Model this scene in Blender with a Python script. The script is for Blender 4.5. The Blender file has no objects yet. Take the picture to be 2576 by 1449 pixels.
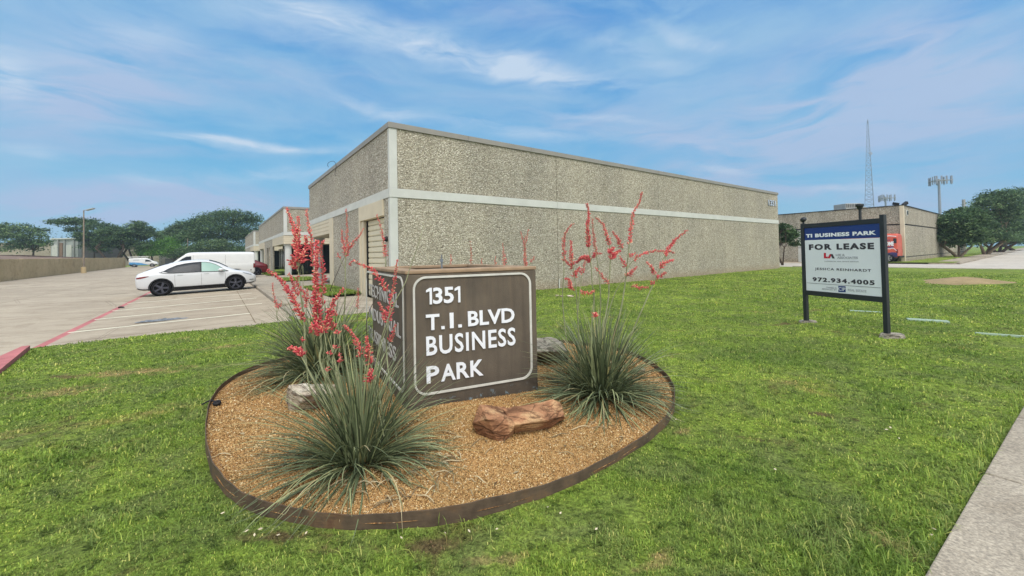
import bpy, bmesh, math, random
import numpy as np
from mathutils import Vector, Matrix, noise
random.seed(7)
rng = np.random.default_rng(7)
SC = bpy.context.scene
COL = SC.collection
R = math.radians
PI = math.pi
# ---------------------------------------------------------------- camera model
F = 1003.0; CX = 1288.0; CY = 617.7; CAMZ = 1.6
PITCH = R(1.1); ROLL = R(-1.09)
CAMROT = Matrix.Rotation(R(90) + PITCH, 3, 'X') @ Matrix.Rotation(ROLL, 3, 'Z')
CAMPOS = Vector((0, 0, CAMZ))
def ray(px, py):
    return (CAMROT @ Vector(((px - CX) / F, -(py - CY) / F, -1.0)))
def on_z(px, py, z=0.0):
    d = ray(px, py); t = (z - CAMZ) / d.z
    return CAMPOS + d * t
def at_y(px, py, y):
    d = ray(px, py)
    return CAMPOS + d * (y / d.y)
def on_plane(px, py, p0, n):
    d = ray(px, py); t = (Vector(p0) - CAMPOS).dot(n) / d.dot(n)
    return CAMPOS + d * t
def project(p):
    q = CAMROT.transposed() @ (Vector(p) - CAMPOS)
    return (CX + F * q.x / -q.z, CY - F * q.y / -q.z)
AZ = R(53.6)
E1 = Vector((math.sin(AZ), math.cos(AZ), 0)); E2 = Vector((-math.cos(AZ), math.sin(AZ), 0))
def UV(u, v, z=0.0):
    return E1 * u + E2 * v + Vector((0, 0, z))
def uv_of(p):
    return (p[0] * E1.x + p[1] * E1.y, p[0] * E2.x + p[1] * E2.y)
UVM = Matrix(((E1.x, E2.x, 0, 0), (E1.y, E2.y, 0, 0), (0, 0, 1, 0), (0, 0, 0, 1)))

# ---------------------------------------------------------------- tagging
def tag(o, label=None, cat=None, group=None, kind=None):
    if label: o['label'] = label
    if cat: o['category'] = cat
    if group: o['group'] = group
    if kind: o['kind'] = kind
    return o
def thing(name, label, cat, loc=(0, 0, 0), group=None):
    o = bpy.data.objects.new(name, None); COL.objects.link(o)
    o.location = loc; o.empty_display_size = .2
    return tag(o, label, cat, group)
def link_mesh(name, me, mat, parent=None, smooth=False, loc=None):
    if mat is not None:
        for m in (mat if isinstance(mat, (list, tuple)) else [mat]): me.materials.append(m)
    o = bpy.data.objects.new(name, me); COL.objects.link(o)
    if parent is not None:
        o.parent = parent
        o.matrix_parent_inverse = Matrix.Identity(4)
        o.location = -parent_world(parent)
    if loc is not None: o.location = loc
    if smooth: me.polygons.foreach_set('use_smooth', [True] * len(me.polygons))
    return o
def parent_world(p):
    w = Vector(p.location)
    while p.parent is not None:
        p = p.parent; w = w + Vector(p.location)
    return w
class MB:
    """collects geometry in world coordinates"""
    def __init__(s): s.v = []; s.f = []; s.m = []
    def add(s, vs, fs, mi=0):
        b = len(s.v); s.v.extend([tuple(p) for p in vs])
        for f in fs: s.f.append(tuple(b + i for i in f)); s.m.append(mi)
    def box(s, lo, hi, M=None, mi=0):
        x0, y0, z0 = lo; x1, y1, z1 = hi
        vs = [Vector(p) for p in ((x0,y0,z0),(x1,y0,z0),(x1,y1,z0),(x0,y1,z0),(x0,y0,z1),(x1,y0,z1),(x1,y1,z1),(x0,y1,z1))]
        if M is not None: vs = [M @ p for p in vs]
        s.add(vs, [(0,3,2,1),(4,5,6,7),(0,1,5,4),(1,2,6,5),(2,3,7,6),(3,0,4,7)], mi); return s
    def bbox(s, lo, hi, M=None, b=0.01, mi=0):
        """bevelled box (chamfer b)"""
        bm = bmesh.new(); bmesh.ops.create_cube(bm, size=1)
        for v in bm.verts:
            v.co = Vector([(lo[i] + hi[i]) / 2 + v.co[i] * (hi[i] - lo[i]) for i in range(3)])
        bmesh.ops.bevel(bm, geom=bm.edges[:], offset=b, segments=2, profile=.5, affect='EDGES')
        vs = [M @ v.co if M is not None else v.co.copy() for v in bm.verts]
        bm.verts.index_update()
        s.add(vs, [[v.index for v in f.verts] for f in bm.faces], mi); bm.free(); return s
    def tube(s, pts, rad, n=8, mi=0, caps=True):
        pts = [Vector(p) for p in pts]
        if not isinstance(rad, (list, tuple)): rad = [rad] * len(pts)
        rings = []; prev = None
        for i, p in enumerate(pts):
            t = (pts[min(i+1, len(pts)-1)] - pts[max(i-1, 0)])
            if t.length < 1e-9: t = Vector((0, 0, 1))
            t.normalize()
            if prev is None:
                a = Vector((1, 0, 0)) if abs(t.x) < .9 else Vector((0, 1, 0))
            else: a = prev
            a = (a - t * a.dot(t)).normalized(); b = t.cross(a); prev = a
            rings.append([p + (a * math.cos(2*PI*k/n) + b * math.sin(2*PI*k/n)) * rad[i] for k in range(n)])
        vs = [q for r in rings for q in r]; fs = []
        for i in range(len(pts)-1):
            for k in range(n):
                fs.append((i*n+k, i*n+(k+1) % n, (i+1)*n+(k+1) % n, (i+1)*n+k))
        if caps: fs.append(tuple(range(n-1, -1, -1))); fs.append(tuple((len(pts)-1)*n+k for k in range(n)))
        s.add(vs, fs, mi); return s
    def lathe(s, prof, M=None, n=24, mi=0, close=False):
        """prof: (r, h) about local Z"""
        vs = []
        for r, h in prof:
            for k in range(n):
                p = Vector((r*math.cos(2*PI*k/n), r*math.sin(2*PI*k/n), h))
                vs.append(M @ p if M is not None else p)
        fs = []
        m = len(prof)
        for i in range(m if close else m-1):
            j = (i+1) % m
            for k in range(n): fs.append((i*n+k, i*n+(k+1) % n, j*n+(k+1) % n, j*n+k))
        if not close:
            fs.append(tuple(range(n-1, -1, -1))); fs.append(tuple((m-1)*n+k for k in range(n)))
        s.add(vs, fs, mi); return s
    def poly(s, pts, mi=0): s.add(pts, [tuple(range(len(pts)))], mi); return s
    def prism(s, pts, off, mi=0):
        n = len(pts); off = Vector(off)
        vs = [Vector(p) for p in pts] + [Vector(p) + off for p in pts]
        s.add(vs, [tuple(range(n-1, -1, -1)), tuple(range(n, 2*n))] + [(i, (i+1) % n, n+(i+1) % n, n+i) for i in range(n)], mi); return s
    def mesh(s, name):
        me = bpy.data.meshes.new(name); me.from_pydata(s.v, [], s.f)
        if any(s.m): me.polygons.foreach_set('material_index', s.m)
        me.update(); return me
    def build(s, name, mat, parent=None, smooth=False):
        return link_mesh(name, s.mesh(name), mat, parent, smooth)
def np_mesh(name, verts, faces_flat, per, mat, parent=None, attrs=None, smooth=False):
    """fast mesh from arrays: verts (n,3); faces_flat flat loops; per = verts per face"""
    me = bpy.data.meshes.new(name)
    nf = len(faces_flat) // per
    me.vertices.add(len(verts)); me.vertices.foreach_set('co', np.ascontiguousarray(verts, dtype=np.float32).ravel())
    me.loops.add(nf * per); me.loops.foreach_set('vertex_index', np.ascontiguousarray(faces_flat, dtype=np.int32))
    me.polygons.add(nf)
    me.polygons.foreach_set('loop_start', np.arange(nf, dtype=np.int32) * per)
    me.polygons.foreach_set('loop_total', np.full(nf, per, dtype=np.int32))
    if smooth: me.polygons.foreach_set('use_smooth', np.ones(nf, dtype=bool))
    if attrs:
        for k, a in attrs.items():
            at = me.attributes.new(k, 'FLOAT', 'POINT'); at.data.foreach_set('value', np.ascontiguousarray(a, dtype=np.float32))
    me.update(calc_edges=True)
    return link_mesh(name, me, mat, parent)

# ---------------------------------------------------------------- materials
def srgb(r, g, b):
    f = lambda c: ((c/255+.055)/1.055)**2.4 if c/255 > .04045 else c/255/12.92
    return (f(r), f(g), f(b), 1)
class NT:
    def __init__(s, tree): s.t = tree; s.n = tree.nodes; s.l = tree.links
    def node(s, ty, **kw):
        n = s.n.new(ty)
        for k, v in kw.items():
            if k.startswith('i_'):
                key = k[2:]; key = int(key) if key.isdigit() else key.replace('_', ' ')
                s.set(n.inputs[key], v)
            else: setattr(n, k, v)
        return n
    def set(s, sock, v):
        if hasattr(v, 'is_output') or isinstance(v, bpy.types.NodeSocket): s.l.new(v, sock)
        else: sock.default_value = v
    def math(s, op, a, b=0.0, c=None, clamp=False):
        n = s.n.new('ShaderNodeMath'); n.operation = op; n.use_clamp = clamp
        s.set(n.inputs[0], a); s.set(n.inputs[1], b)
        if c is not None: s.set(n.inputs[2], c)
        return n.outputs[0]
    def mix(s, f, a, b, bt='MIX'):
        n = s.n.new('ShaderNodeMix'); n.data_type = 'RGBA'; n.blend_type = bt
        s.set(n.inputs[0], f); s.set(n.inputs[6], a); s.set(n.inputs[7], b); return n.outputs[2]
    def noise(s, vec, scale, detail=4, rough=.55, dist=0.0):
        n = s.n.new('ShaderNodeTexNoise'); s.l.new(vec, n.inputs['Vector'])
        n.inputs['Scale'].default_value = scale; n.inputs['Detail'].default_value = detail
        n.inputs['Roughness'].default_value = rough; n.inputs['Distortion'].default_value = dist
        return n.outputs[0]
    def voro(s, vec, scale, feat='F1', rnd=1.0):
        n = s.n.new('ShaderNodeTexVoronoi'); n.feature = feat; s.l.new(vec, n.inputs['Vector'])
        n.inputs['Scale'].default_value = scale; n.inputs['Randomness'].default_value = rnd; return n
    def ramp(s, f, stops, interp='LINEAR'):
        n = s.n.new('ShaderNodeValToRGB'); n.color_ramp.interpolation = interp
        e = n.color_ramp.elements
        while len(e) > len(stops): e.remove(e[-1])
        while len(e) < len(stops): e.new(.5)
        for i, (p, c) in enumerate(stops):
            e[i].position = p
            e[i].color = c if hasattr(c, '__len__') else (c, c, c, 1)
        s.set(n.inputs[0], f); return n.outputs[0]
    def map(s, vec, scale=(1, 1, 1), rot=(0, 0, 0), loc=(0, 0, 0)):
        n = s.n.new('ShaderNodeMapping'); s.l.new(vec, n.inputs[0])
        n.inputs['Scale'].default_value = scale; n.inputs['Rotation'].default_value = rot; n.inputs['Location'].default_value = loc
        return n.outputs[0]
    def bump(s, h, strength=.3, dist=.02, normal=None):
        n = s.n.new('ShaderNodeBump'); s.l.new(h, n.inputs['Height'])
        n.inputs['Strength'].default_value = strength; n.inputs['Distance'].default_value = dist
        if normal is not None: s.l.new(normal, n.inputs['Normal'])
        return n.outputs[0]
def newmat(name, rough=.8, spec=.3):
    m = bpy.data.materials.new(name); m.use_nodes = True
    nt = NT(m.node_tree); b = m.node_tree.nodes['Principled BSDF']
    b.inputs['Roughness'].default_value = rough
    b.inputs['Specular IOR Level'].default_value = spec
    g = nt.n.new('ShaderNodeNewGeometry')
    return m, nt, b, g.outputs['Position']
def simple(name, col, rough=.6, spec=.4, metal=0, var=.12, scale=3.0, bumps=0.0, coat=0):
    """plain paint or plastic with faint uneven tone"""
    m, nt, b, P = newmat(name, rough, spec)
    n = nt.noise(P, scale, 5, .6)
    f = nt.ramp(n, [(.3, 1-var), (.7, 1+var)])
    c = nt.mix(1.0, col, f, 'MULTIPLY')
    nt.set(b.inputs['Base Color'], c)
    b.inputs['Metallic'].default_value = metal
    if coat: b.inputs['Coat Weight'].default_value = coat
    if bumps: nt.set(b.inputs['Normal'], nt.bump(nt.noise(P, scale*12, 4), bumps, .01))
    return m
def concrete(name, col, col2, scale=.5, speck=.25, rough=.9, bump=.25, streak=None):
    m, nt, b, P = newmat(name, rough, .2)
    n1 = nt.noise(P, scale, 6, .62, .4); n2 = nt.noise(P, scale*7, 5, .6); n3 = nt.noise(P, 55, 3, .7)
    f = nt.math('ADD', nt.math('MULTIPLY', n1, .65), nt.math('MULTIPLY', n2, .35))
    c = nt.mix(nt.ramp(f, [(.36, 0), (.64, 1)]), col, col2)
    c = nt.mix(speck, c, nt.ramp(n3, [(.3, (.05, .045, .04, 1)), (.5, (.4, .38, .34, 1)), (.72, (.85, .82, .75, 1))]), 'OVERLAY')
    st = nt.noise(nt.map(P, (1.2, 1.2, 1.2), loc=(13, 5, 0)), .9, 7, .7, 1.2)
    c = nt.mix(nt.ramp(st, [(.5, 0), (.68, .6)]), c, nt.mix(1, c, (.60, .56, .52, 1), 'MULTIPLY'))
    if streak is not None:
        w = nt.noise(nt.map(P, streak, rot=(0, 0, -(PI/2 - AZ))), 1.0, 5, .65)
        c = nt.mix(nt.ramp(w, [(.45, 0), (.7, .4)]), c, nt.mix(1, c, (.62, .58, .55, 1), 'MULTIPLY'))
    sp_ = nt.voro(nt.map(P, loc=(3, 3, 0)), .33); spot = nt.ramp(nt.math('ADD', sp_.outputs['Distance'], nt.math('MULTIPLY', n2, .25)), [(.18, .45), (.30, 0)])
    c = nt.mix(spot, c, nt.mix(1, c, (.45, .43, .42, 1), 'MULTIPLY'))
    cr = nt.n.new('ShaderNodeTexVoronoi'); cr.feature = 'DISTANCE_TO_EDGE'; cr.inputs['Scale'].default_value = .28; nt.l.new(nt.map(P, (1, 1, .01)), cr.inputs[0])
    wob = nt.math('MULTIPLY', nt.noise(P, 3, 6, .7), .02)
    c = nt.mix(nt.ramp(nt.math('SUBTRACT', cr.outputs[0], wob), [(0, .0), (.0012, .0), (.002, .0)]) if streak is None else nt.ramp(nt.math('ABSOLUTE', nt.math('SUBTRACT', cr.outputs[0], wob)), [(.0005, .55), (.0025, 0)]), c, srgb(92, 82, 70))
    nt.set(b.inputs['Base Color'], c)
    nt.set(b.inputs['Normal'], nt.bump(n3, bump, .01))
    return m
def m_aggregate(name, tint=(1, 1, 1, 1), cell=21):
    m, nt, b, P = newmat(name, .9, .25)
    W = nt.n.new('ShaderNodeVectorMath'); W.operation = 'ADD'
    nz = nt.n.new('ShaderNodeTexNoise'); nt.l.new(P, nz.inputs[0]); nz.inputs['Scale'].default_value = 8
    sc = nt.n.new('ShaderNodeVectorMath'); sc.operation = 'SCALE'; nt.l.new(nz.outputs[1], sc.inputs[0]); sc.inputs['Scale'].default_value = .08
    nt.l.new(P, W.inputs[0]); nt.l.new(sc.outputs[0], W.inputs[1])
    P2 = nt.map(W.outputs[0], (1, 1, 1.15))
    v = nt.voro(P2, cell); v2 = nt.voro(P2, cell*2.3)
    sep = nt.n.new('ShaderNodeSeparateColor'); nt.l.new(v.outputs['Color'], sep.inputs[0])
    c = nt.ramp(sep.outputs[0], [(0, srgb(130, 125, 113)), (.22, srgb(180, 176, 162)), (.45, srgb(160, 156, 145)), (.65, srgb(202, 199, 186)), (.85, srgb(173, 167, 152)), (1, srgb(220, 217, 205))])
    sep2 = nt.n.new('ShaderNodeSeparateColor'); nt.l.new(v2.outputs['Color'], sep2.inputs[0])
    c = nt.mix(.35, c, nt.ramp(sep2.outputs[1], [(0, .25), (1, .9)]), 'OVERLAY')
    gap = nt.ramp(v.outputs['Distance'], [(.30, 0), (.62, 1)])
    c = nt.mix(nt.math('MULTIPLY', gap, .45), c, srgb(100, 93, 80))
    big = nt.noise(nt.map(P, (.5, .5, .25)), .9, 5, .6)
    c = nt.mix(1, c, nt.ramp(big, [(.3, (.84, .84, .84, 1)), (.7, (1.1, 1.08, 1.04, 1))]), 'MULTIPLY')
    rs = nt.noise(nt.map(P, (1.6, 1.6, .12)), 1.0, 6, .7)
    c = nt.mix(nt.ramp(rs, [(.5, 0), (.68, .38)]), c, nt.mix(1, c, (.70, .68, .64, 1), 'MULTIPLY'))
    sz = nt.n.new('ShaderNodeSeparateXYZ'); nt.l.new(P, sz.inputs[0]); splash = nt.ramp(nt.math('ADD', sz.outputs[2], nt.math('MULTIPLY', nt.noise(P, 2.5, 5, .7), .5)), [(.25, .5), (.75, 0)])
    c = nt.mix(splash, c, srgb(150, 132, 106))
    c = nt.mix(1, c, tint, 'MULTIPLY')
    nt.set(b.inputs['Base Color'], c)
    h = nt.math('SUBTRACT', 1.0, v.outputs['Distance'])
    nt.set(b.inputs['Normal'], nt.bump(h, .8, .04))
    return m
def attr(nt, name):
    a = nt.n.new('ShaderNodeAttribute'); a.attribute_name = name; return a.outputs['Fac']
WEAR = [  # worn places in the turf: photo pixel, radii (m), turn, strength, kind
    (330, 935, 1.5, .34, .25, .9, 'dry'), (150, 985, .9, .4, .3, .8, 'dry'), (560, 870, 1.3, .25, .5, .7, 'dry'), (860, 812, 1.6, .22, .62, .9, 'dry'), (480, 850, .9, .2, .5, .6, 'dry'), (150, 950, .5, .3, 0, .6, 'dirt'),
    (700, 1352, .5, .09, -.05, .95, 'dirt'), (1080, 1378, .34, .12, .1, .9, 'dirt'), (860, 1385, .4, .07, 0, .7, 'dirt'), (1250, 1408, .3, .1, 0, .8, 'dry'), (1650, 1420, .2, .09, .4, .8, 'dry'),
    (1980, 815, .75, .25, .3, .85, 'dirt'), (2085, 1045, .5, .1, -.5, .7, 'dirt'), (1880, 1100, .35, .08, -.4, .6, 'dirt'), (1600, 1070, .3, .1, .8, .6, 'dirt'), (2170, 1135, .3, .06, -.4, .5, 'dirt'), (1715, 1085, .25, .1, .6, .7, 'dry'), (1500, 800, 1.2, .25, .2, .5, 'dry'), (2240, 1365, .12, .3, .5, .7, 'dry')]
def wear_points(): return [(on_z(x, y, 0), rx, ry, rot, s, k) for x, y, rx, ry, rot, s, k in WEAR]
def lawn_tone(nt, P):
    """colour of the turf from place to place (shared by soil sheet and blades)"""
    a = nt.noise(P, .6, 5, .65, .6); b_ = nt.noise(nt.map(P, loc=(31, 7, 0)), 2.2, 5, .65, .3); d = nt.noise(nt.map(P, (.8, 1.3, 1), rot=(0, 0, .6), loc=(3, 17, 0)), .5, 6, .72, 1.0)
    c = nt.mix(nt.ramp(a, [(.36, 0), (.62, 1)]), srgb(114, 139, 68), srgb(152, 173, 84))
    c = nt.mix(nt.ramp(b_, [(.44, 0), (.64, .7)]), c, srgb(126, 138, 92))
    c = nt.mix(nt.ramp(d, [(.60, 0), (.70, .7)]), c, srgb(168, 152, 110))
    e = nt.noise(nt.map(P, loc=(9, 27, 0)), 1.3, 6, .72, .8)
    c = nt.mix(nt.ramp(e, [(.60, 0), (.70, .7)]), c, srgb(112, 100, 74))
    wn = nt.noise(P, 5, 6, .75)
    cl = nt.noise(nt.map(P, (1, 1.5, 1), rot=(0, 0, .5)), 9, 5, .7)
    c = nt.mix(1, c, nt.ramp(cl, [(.36, (.36, .40, .36, 1)), (.45, (.90, .91, .88, 1)), (.66, (1.22, 1.2, 1.12, 1))]), 'MULTIPLY')
    for kind, col in (('dry', srgb(174, 156, 114)), ('dirt', srgb(116, 98, 78))):
        acc = None
        for p, rx, ry, rot, s, k in wear_points():
            if k != kind: continue
            m = nt.n.new('ShaderNodeMapping'); m.vector_type = 'TEXTURE'; nt.l.new(P, m.inputs[0]); m.inputs['Location'].default_value = (p.x, p.y, 0); m.inputs['Rotation'].default_value = (0, 0, rot); m.inputs['Scale'].default_value = (rx, ry, 1)
            L = nt.n.new('ShaderNodeVectorMath'); L.operation = 'LENGTH'; nt.l.new(m.outputs[0], L.inputs[0])
            g = nt.math('MULTIPLY', nt.ramp(L.outputs['Value'], [(.1, 1), (1.5, 0)]), s*.85)
            acc = g if acc is None else nt.math('MAXIMUM', acc, g)
        f = nt.ramp(nt.math('ADD', acc, nt.math('MULTIPLY', nt.math('SUBTRACT', wn, .5), 2.4)), [(.30, 0), (.75, .85)])
        c = nt.mix(nt.math('MULTIPLY', f, nt.math('GREATER_THAN', acc, .02)), c, col)
    return c
def m_soil():
    m, nt, b, P = newmat('turf_ground', .95, .1)
    c = lawn_tone(nt, P)
    n = nt.noise(P, 42, 5, .7); n2 = nt.noise(P, 9, 5, .7)
    c = nt.mix(1, c, nt.ramp(n, [(.32, (.38, .36, .32, 1)), (.5, (.8, .8, .72, 1)), (.68, (1.4, 1.4, 1.15, 1))]), 'MULTIPLY')
    c = nt.mix(1, c, nt.ramp(n2, [(.35, (.72, .74, .7, 1)), (.65, (1.15, 1.12, 1.05, 1))]), 'MULTIPLY')
    nt.set(b.inputs['Base Color'], c)
    nt.set(b.inputs['Normal'], nt.bump(n, .9, .04, nt.bump(n2, .6, .08)))
    return m
def m_blade():
    m, nt, b, P = newmat('grass_blade', .6, .25)
    c = lawn_tone(nt, P)
    r = attr(nt, 'rnd')
    c = nt.mix(1, c, nt.ramp(r, [(0, (.6, .66, .5, 1)), (.3, (1.05, 1.1, .85, 1)), (.6, (.88, .95, .8, 1)), (.84, (1.38, 1.4, 1.12, 1)), (.92, (2.0, 1.6, 1.6, 1)), (1, (2.5, 1.9, 2.1, 1))]), 'MULTIPLY')
    nt.set(b.inputs['Base Color'], c)
    tr = nt.n.new('ShaderNodeBsdfTranslucent'); nt.set(tr.inputs[0], c)
    ms = nt.n.new('ShaderNodeMixShader'); ms.inputs[0].default_value = .35
    nt.l.new(b.outputs[0], ms.inputs[1]); nt.l.new(tr.outputs[0], ms.inputs[2])
    nt.l.new(ms.outputs[0], nt.n['Material Output'].inputs[0])
    return m
def m_leafy(name, stops, trans=.3, rough=.55, spec=.3, at='rnd'):
    m, nt, b, P = newmat(name, rough, spec)
    c = nt.ramp(attr(nt, at), stops)
    n = nt.noise(P, 1.2, 3); c = nt.mix(1, c, nt.ramp(n, [(.3, (.85, .88, .85, 1)), (.7, (1.15, 1.12, 1.1, 1))]), 'MULTIPLY')
    nt.set(b.inputs['Base Color'], c)
    if trans:
        tr = nt.n.new('ShaderNodeBsdfTranslucent'); nt.set(tr.inputs[0], c)
        ms = nt.n.new('ShaderNodeMixShader'); ms.inputs[0].default_value = trans
        nt.l.new(b.outputs[0], ms.inputs[1]); nt.l.new(tr.outputs[0], ms.inputs[2])
        nt.l.new(ms.outputs[0], nt.n['Material Output'].inputs[0])
    return m
def m_monument():
    m, nt, b, P = newmat('brown_painted_stucco', .85, .25)
    n = nt.noise(P, 2.0, 6, .65); st = nt.noise(nt.map(P, (9, 9, .7)), 1.0, 5, .7); fine = nt.noise(P, 90, 3, .6)
    c = nt.mix(nt.ramp(n, [(.35, 0), (.65, 1)]), srgb(86, 79, 70), srgb(102, 93, 81))
    c = nt.mix(nt.ramp(st, [(.5, 0), (.7, .4)]), c, srgb(116, 100, 82))
    c = nt.mix(nt.ramp(nt.noise(nt.map(P, (14, 14, .9), loc=(4, 4, 0)), 1, 4, .6), [(.5, 0), (.75, .55)]), c, srgb(74, 67, 60))
    # flaked patches low on the wall: pale blue-grey old paint
    sz = nt.n.new('ShaderNodeSeparateXYZ'); nt.l.new(P, sz.inputs[0])
    low = nt.ramp(sz.outputs[2], [(.13, 1), (.2, 0)])
    fl = nt.ramp(nt.noise(nt.map(P, loc=(2, 1, 4)), 16, 4, .7), [(.60, 0), (.64, 1)])
    c = nt.mix(nt.math('MULTIPLY', low, fl), c, srgb(128, 150, 160))
    dk = nt.ramp(sz.outputs[2], [(.1, .75), (.34, 0)])
    c = nt.mix(nt.math('MULTIPLY', dk, nt.ramp(nt.noise(P, 5, 5, .6), [(.3, .1), (.6, .9)])), c, srgb(62, 56, 50))
    nt.set(b.inputs['Base Color'], c); nt.set(b.inputs['Normal'], nt.bump(fine, .5, .006))
    return m
def m_rust():
    m, nt, b, P = newmat('weathered_steel', .75, .4)
    n = nt.noise(P, 6, 6, .65); n2 = nt.noise(nt.map(P, (3, 3, 14)), 3, 5, .6)
    c = nt.ramp(n, [(.3, srgb(66, 54, 44)), (.5, srgb(88, 74, 60)), (.62, srgb(104, 82, 60)), (.75, srgb(78, 50, 40))])
    c = nt.mix(nt.ramp(n2, [(.5, 0), (.7, .5)]), c, srgb(58, 46, 38))
    nt.set(b.inputs['Base Color'], c); nt.set(b.inputs['Normal'], nt.bump(n, .3, .01)); return m
def m_rock(name, a, b2, c3, streak=(2, 2, 9)):
    m, nt, b, P = newmat(name, .9, .2)
    n = nt.noise(P, 5, 7, .65, .5); s_ = nt.noise(nt.map(P, streak, rot=(.3, .2, .5)), 2.2, 6, .65, 1.5)
    c = nt.ramp(n, [(.3, a), (.5, b2), (.7, c3)])
    c = nt.mix(nt.ramp(s_, [(.5, 0), (.6, .8)]), c, tuple(x*.42 for x in a[:3]) + (1,))
    f = nt.noise(P, 60, 4, .7); c = nt.mix(.3, c, nt.ramp(f, [(.3, .2), (.7, .8)]), 'OVERLAY')
    ck = nt.n.new('ShaderNodeTexVoronoi'); ck.feature = 'DISTANCE_TO_EDGE'; ck.inputs['Scale'].default_value = 3.2; nt.l.new(nt.map(P, (1, 1, 1.7), rot=(.4, .2, .3)), ck.inputs[0])
    cl = nt.ramp(nt.math('ADD', ck.outputs[0], nt.math('MULTIPLY', nt.math('SUBTRACT', n, .5), .12)), [(.0, .45), (.018, 1)])
    c = nt.mix(cl, tuple(x*.3 for x in a[:3]) + (1,), c)
    nt.set(b.inputs['Base Color'], c)
    nt.set(b.inputs['Normal'], nt.bump(f, .5, .01, nt.bump(s_, .8, .05, nt.bump(cl, .5, .02)))); return m
def m_gravel_bed():
    m, nt, b, P = newmat('crushed_granite_base', .95, .1)
    v = nt.voro(P, 75); sep = nt.n.new('ShaderNodeSeparateColor'); nt.l.new(v.outputs['Color'], sep.inputs[0])
    c = nt.ramp(sep.outputs[0], [(0, srgb(120, 84, 48)), (.3, srgb(176, 130, 78)), (.6, srgb(200, 158, 104)), (.85, srgb(150, 112, 74)), (1, srgb(226, 200, 160))])
    c = nt.mix(nt.math('MULTIPLY', nt.ramp(v.outputs['Distance'], [(.35, 0), (.7, 1)]), .7), c, srgb(70, 46, 28))
    nt.set(b.inputs['Base Color'], c); nt.set(b.inputs['Normal'], nt.bump(nt.math('SUBTRACT', 1, v.outputs['Distance']), .8, .015)); return m
def m_glass_dark(name='tinted_glass', col=(.012, .015, .018, 1), rough=.06):
    m, nt, b, P = newmat(name, rough, .05); n = nt.noise(P, .7, 3)
    nt.set(b.inputs['Base Color'], nt.mix(n, col, tuple(min(1, x*1.8) for x in col[:3]) + (1,)))
    nt.set(b.inputs['Roughness'], nt.ramp(n, [(.3, rough), (.7, rough*2)])); return m

M = {}
M['agg'] = m_aggregate('exposed_aggregate', (.985, .972, .955, 1))
M['agg_side'] = m_aggregate('exposed_aggregate_side', (.97, .96, .97, 1), 19)
M['agg_far'] = m_aggregate('exposed_aggregate_far', (.88, .87, .86, 1), 15)
M['band'] = simple('painted_offwhite', srgb(190, 192, 187), .7, .3, var=.08, scale=1.5, bumps=.2)
M['cap'] = simple('coping_metal', srgb(136, 133, 127), .55, .4, var=.08, scale=2)
M['beige'] = simple('beige_paint', srgb(196, 186, 164), .7, .3, var=.07, scale=1.5, bumps=.15)
M['groove'] = simple('joint_shadow_gap', srgb(70, 66, 60), .9, .1)
M['door'] = simple('cream_roller_door', srgb(208, 200, 176), .5, .35, var=.05)
M['glass'] = m_glass_dark()
M['roof'] = concrete('roof_gravel', srgb(120, 116, 110), srgb(150, 146, 138), .6)
M['lot'] = concrete('old_concrete_paving', srgb(158, 147, 131), srgb(182, 171, 153), .12, .2, streak=(.25, 1.6, 1))
M['walk'] = concrete('sidewalk_concrete', srgb(146, 138, 126), srgb(178, 170, 156), .9, .5, bump=.4)
M['kerb'] = concrete('kerb_concrete', srgb(140, 132, 120), srgb(166, 158, 146), .6, .3)
M['road'] = concrete('road_concrete', srgb(176, 170, 160), srgb(192, 186, 176), .15, .15)
M['dirtcrack'] = simple('joint_filler', srgb(112, 98, 78), .95, .1, var=.3, scale=9)
M['stripe'] = simple('white_road_paint', srgb(222, 218, 196), .8, .2, var=.12, scale=5)
M['redpaint'] = simple('faded_red_paint', srgb(172, 108, 108), .85, .2, var=.25, scale=2.2)
M['soil'] = m_soil()
M['blade'] = m_blade()
M['monu'] = m_monument()
M['moncap'] = simple('monument_cap_paint', srgb(150, 128, 104), .8, .3, var=.2, scale=7, bumps=.3)
M['letter'] = simple('white_letter_enamel', srgb(226, 230, 236), .45, .4, var=.03)
M['lettergrey'] = simple('weathered_letter_enamel', srgb(178, 176, 172), .6, .3, var=.15, scale=12)
M['border'] = simple('white_moulding', srgb(196, 196, 188), .6, .3, var=.12, scale=9)
M['rust'] = m_rust()
M['rockred'] = m_rock('red_sandstone', srgb(128, 90, 66), srgb(166, 122, 90), srgb(198, 166, 124))
M['rockpale'] = m_rock('pale_banded_stone', srgb(130, 112, 98), srgb(190, 176, 156), srgb(212, 204, 186))
M['rockgrey'] = m_rock('grey_limestone', srgb(110, 104, 92), srgb(150, 144, 130), srgb(184, 178, 162))
M['bed'] = m_gravel_bed()
M['pebble'] = m_leafy('granite_chips', [(0, srgb(96, 76, 44)), (.2, srgb(152, 118, 74)), (.5, srgb(191, 154, 104)), (.78, srgb(174, 137, 90)), (.93, srgb(206, 180, 130)), (1, srgb(226, 212, 180))], 0, .85, .2)
M['yucca'] = m_leafy('yucca_leaf', [(0, srgb(60, 70, 50)), (.35, srgb(100, 112, 82)), (.7, srgb(132, 142, 108)), (.9, srgb(160, 168, 124)), (.94, srgb(190, 180, 122)), (1, srgb(178, 166, 134))], .15, .5, .4)
M['stem'] = simple('pale_flower_stem', srgb(138, 142, 108), .6, .3, var=.25, scale=14)
M['stemdark'] = simple('dark_seed_stem', srgb(72, 58, 52), .7, .3, var=.25, scale=14)
M['bloom'] = m_leafy('coral_bloom', [(0, srgb(176, 50, 70)), (.3, srgb(212, 78, 94)), (.65, srgb(230, 108, 112)), (.85, srgb(240, 146, 128)), (1, srgb(252, 214, 180))], .25, .5, .3)
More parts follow.
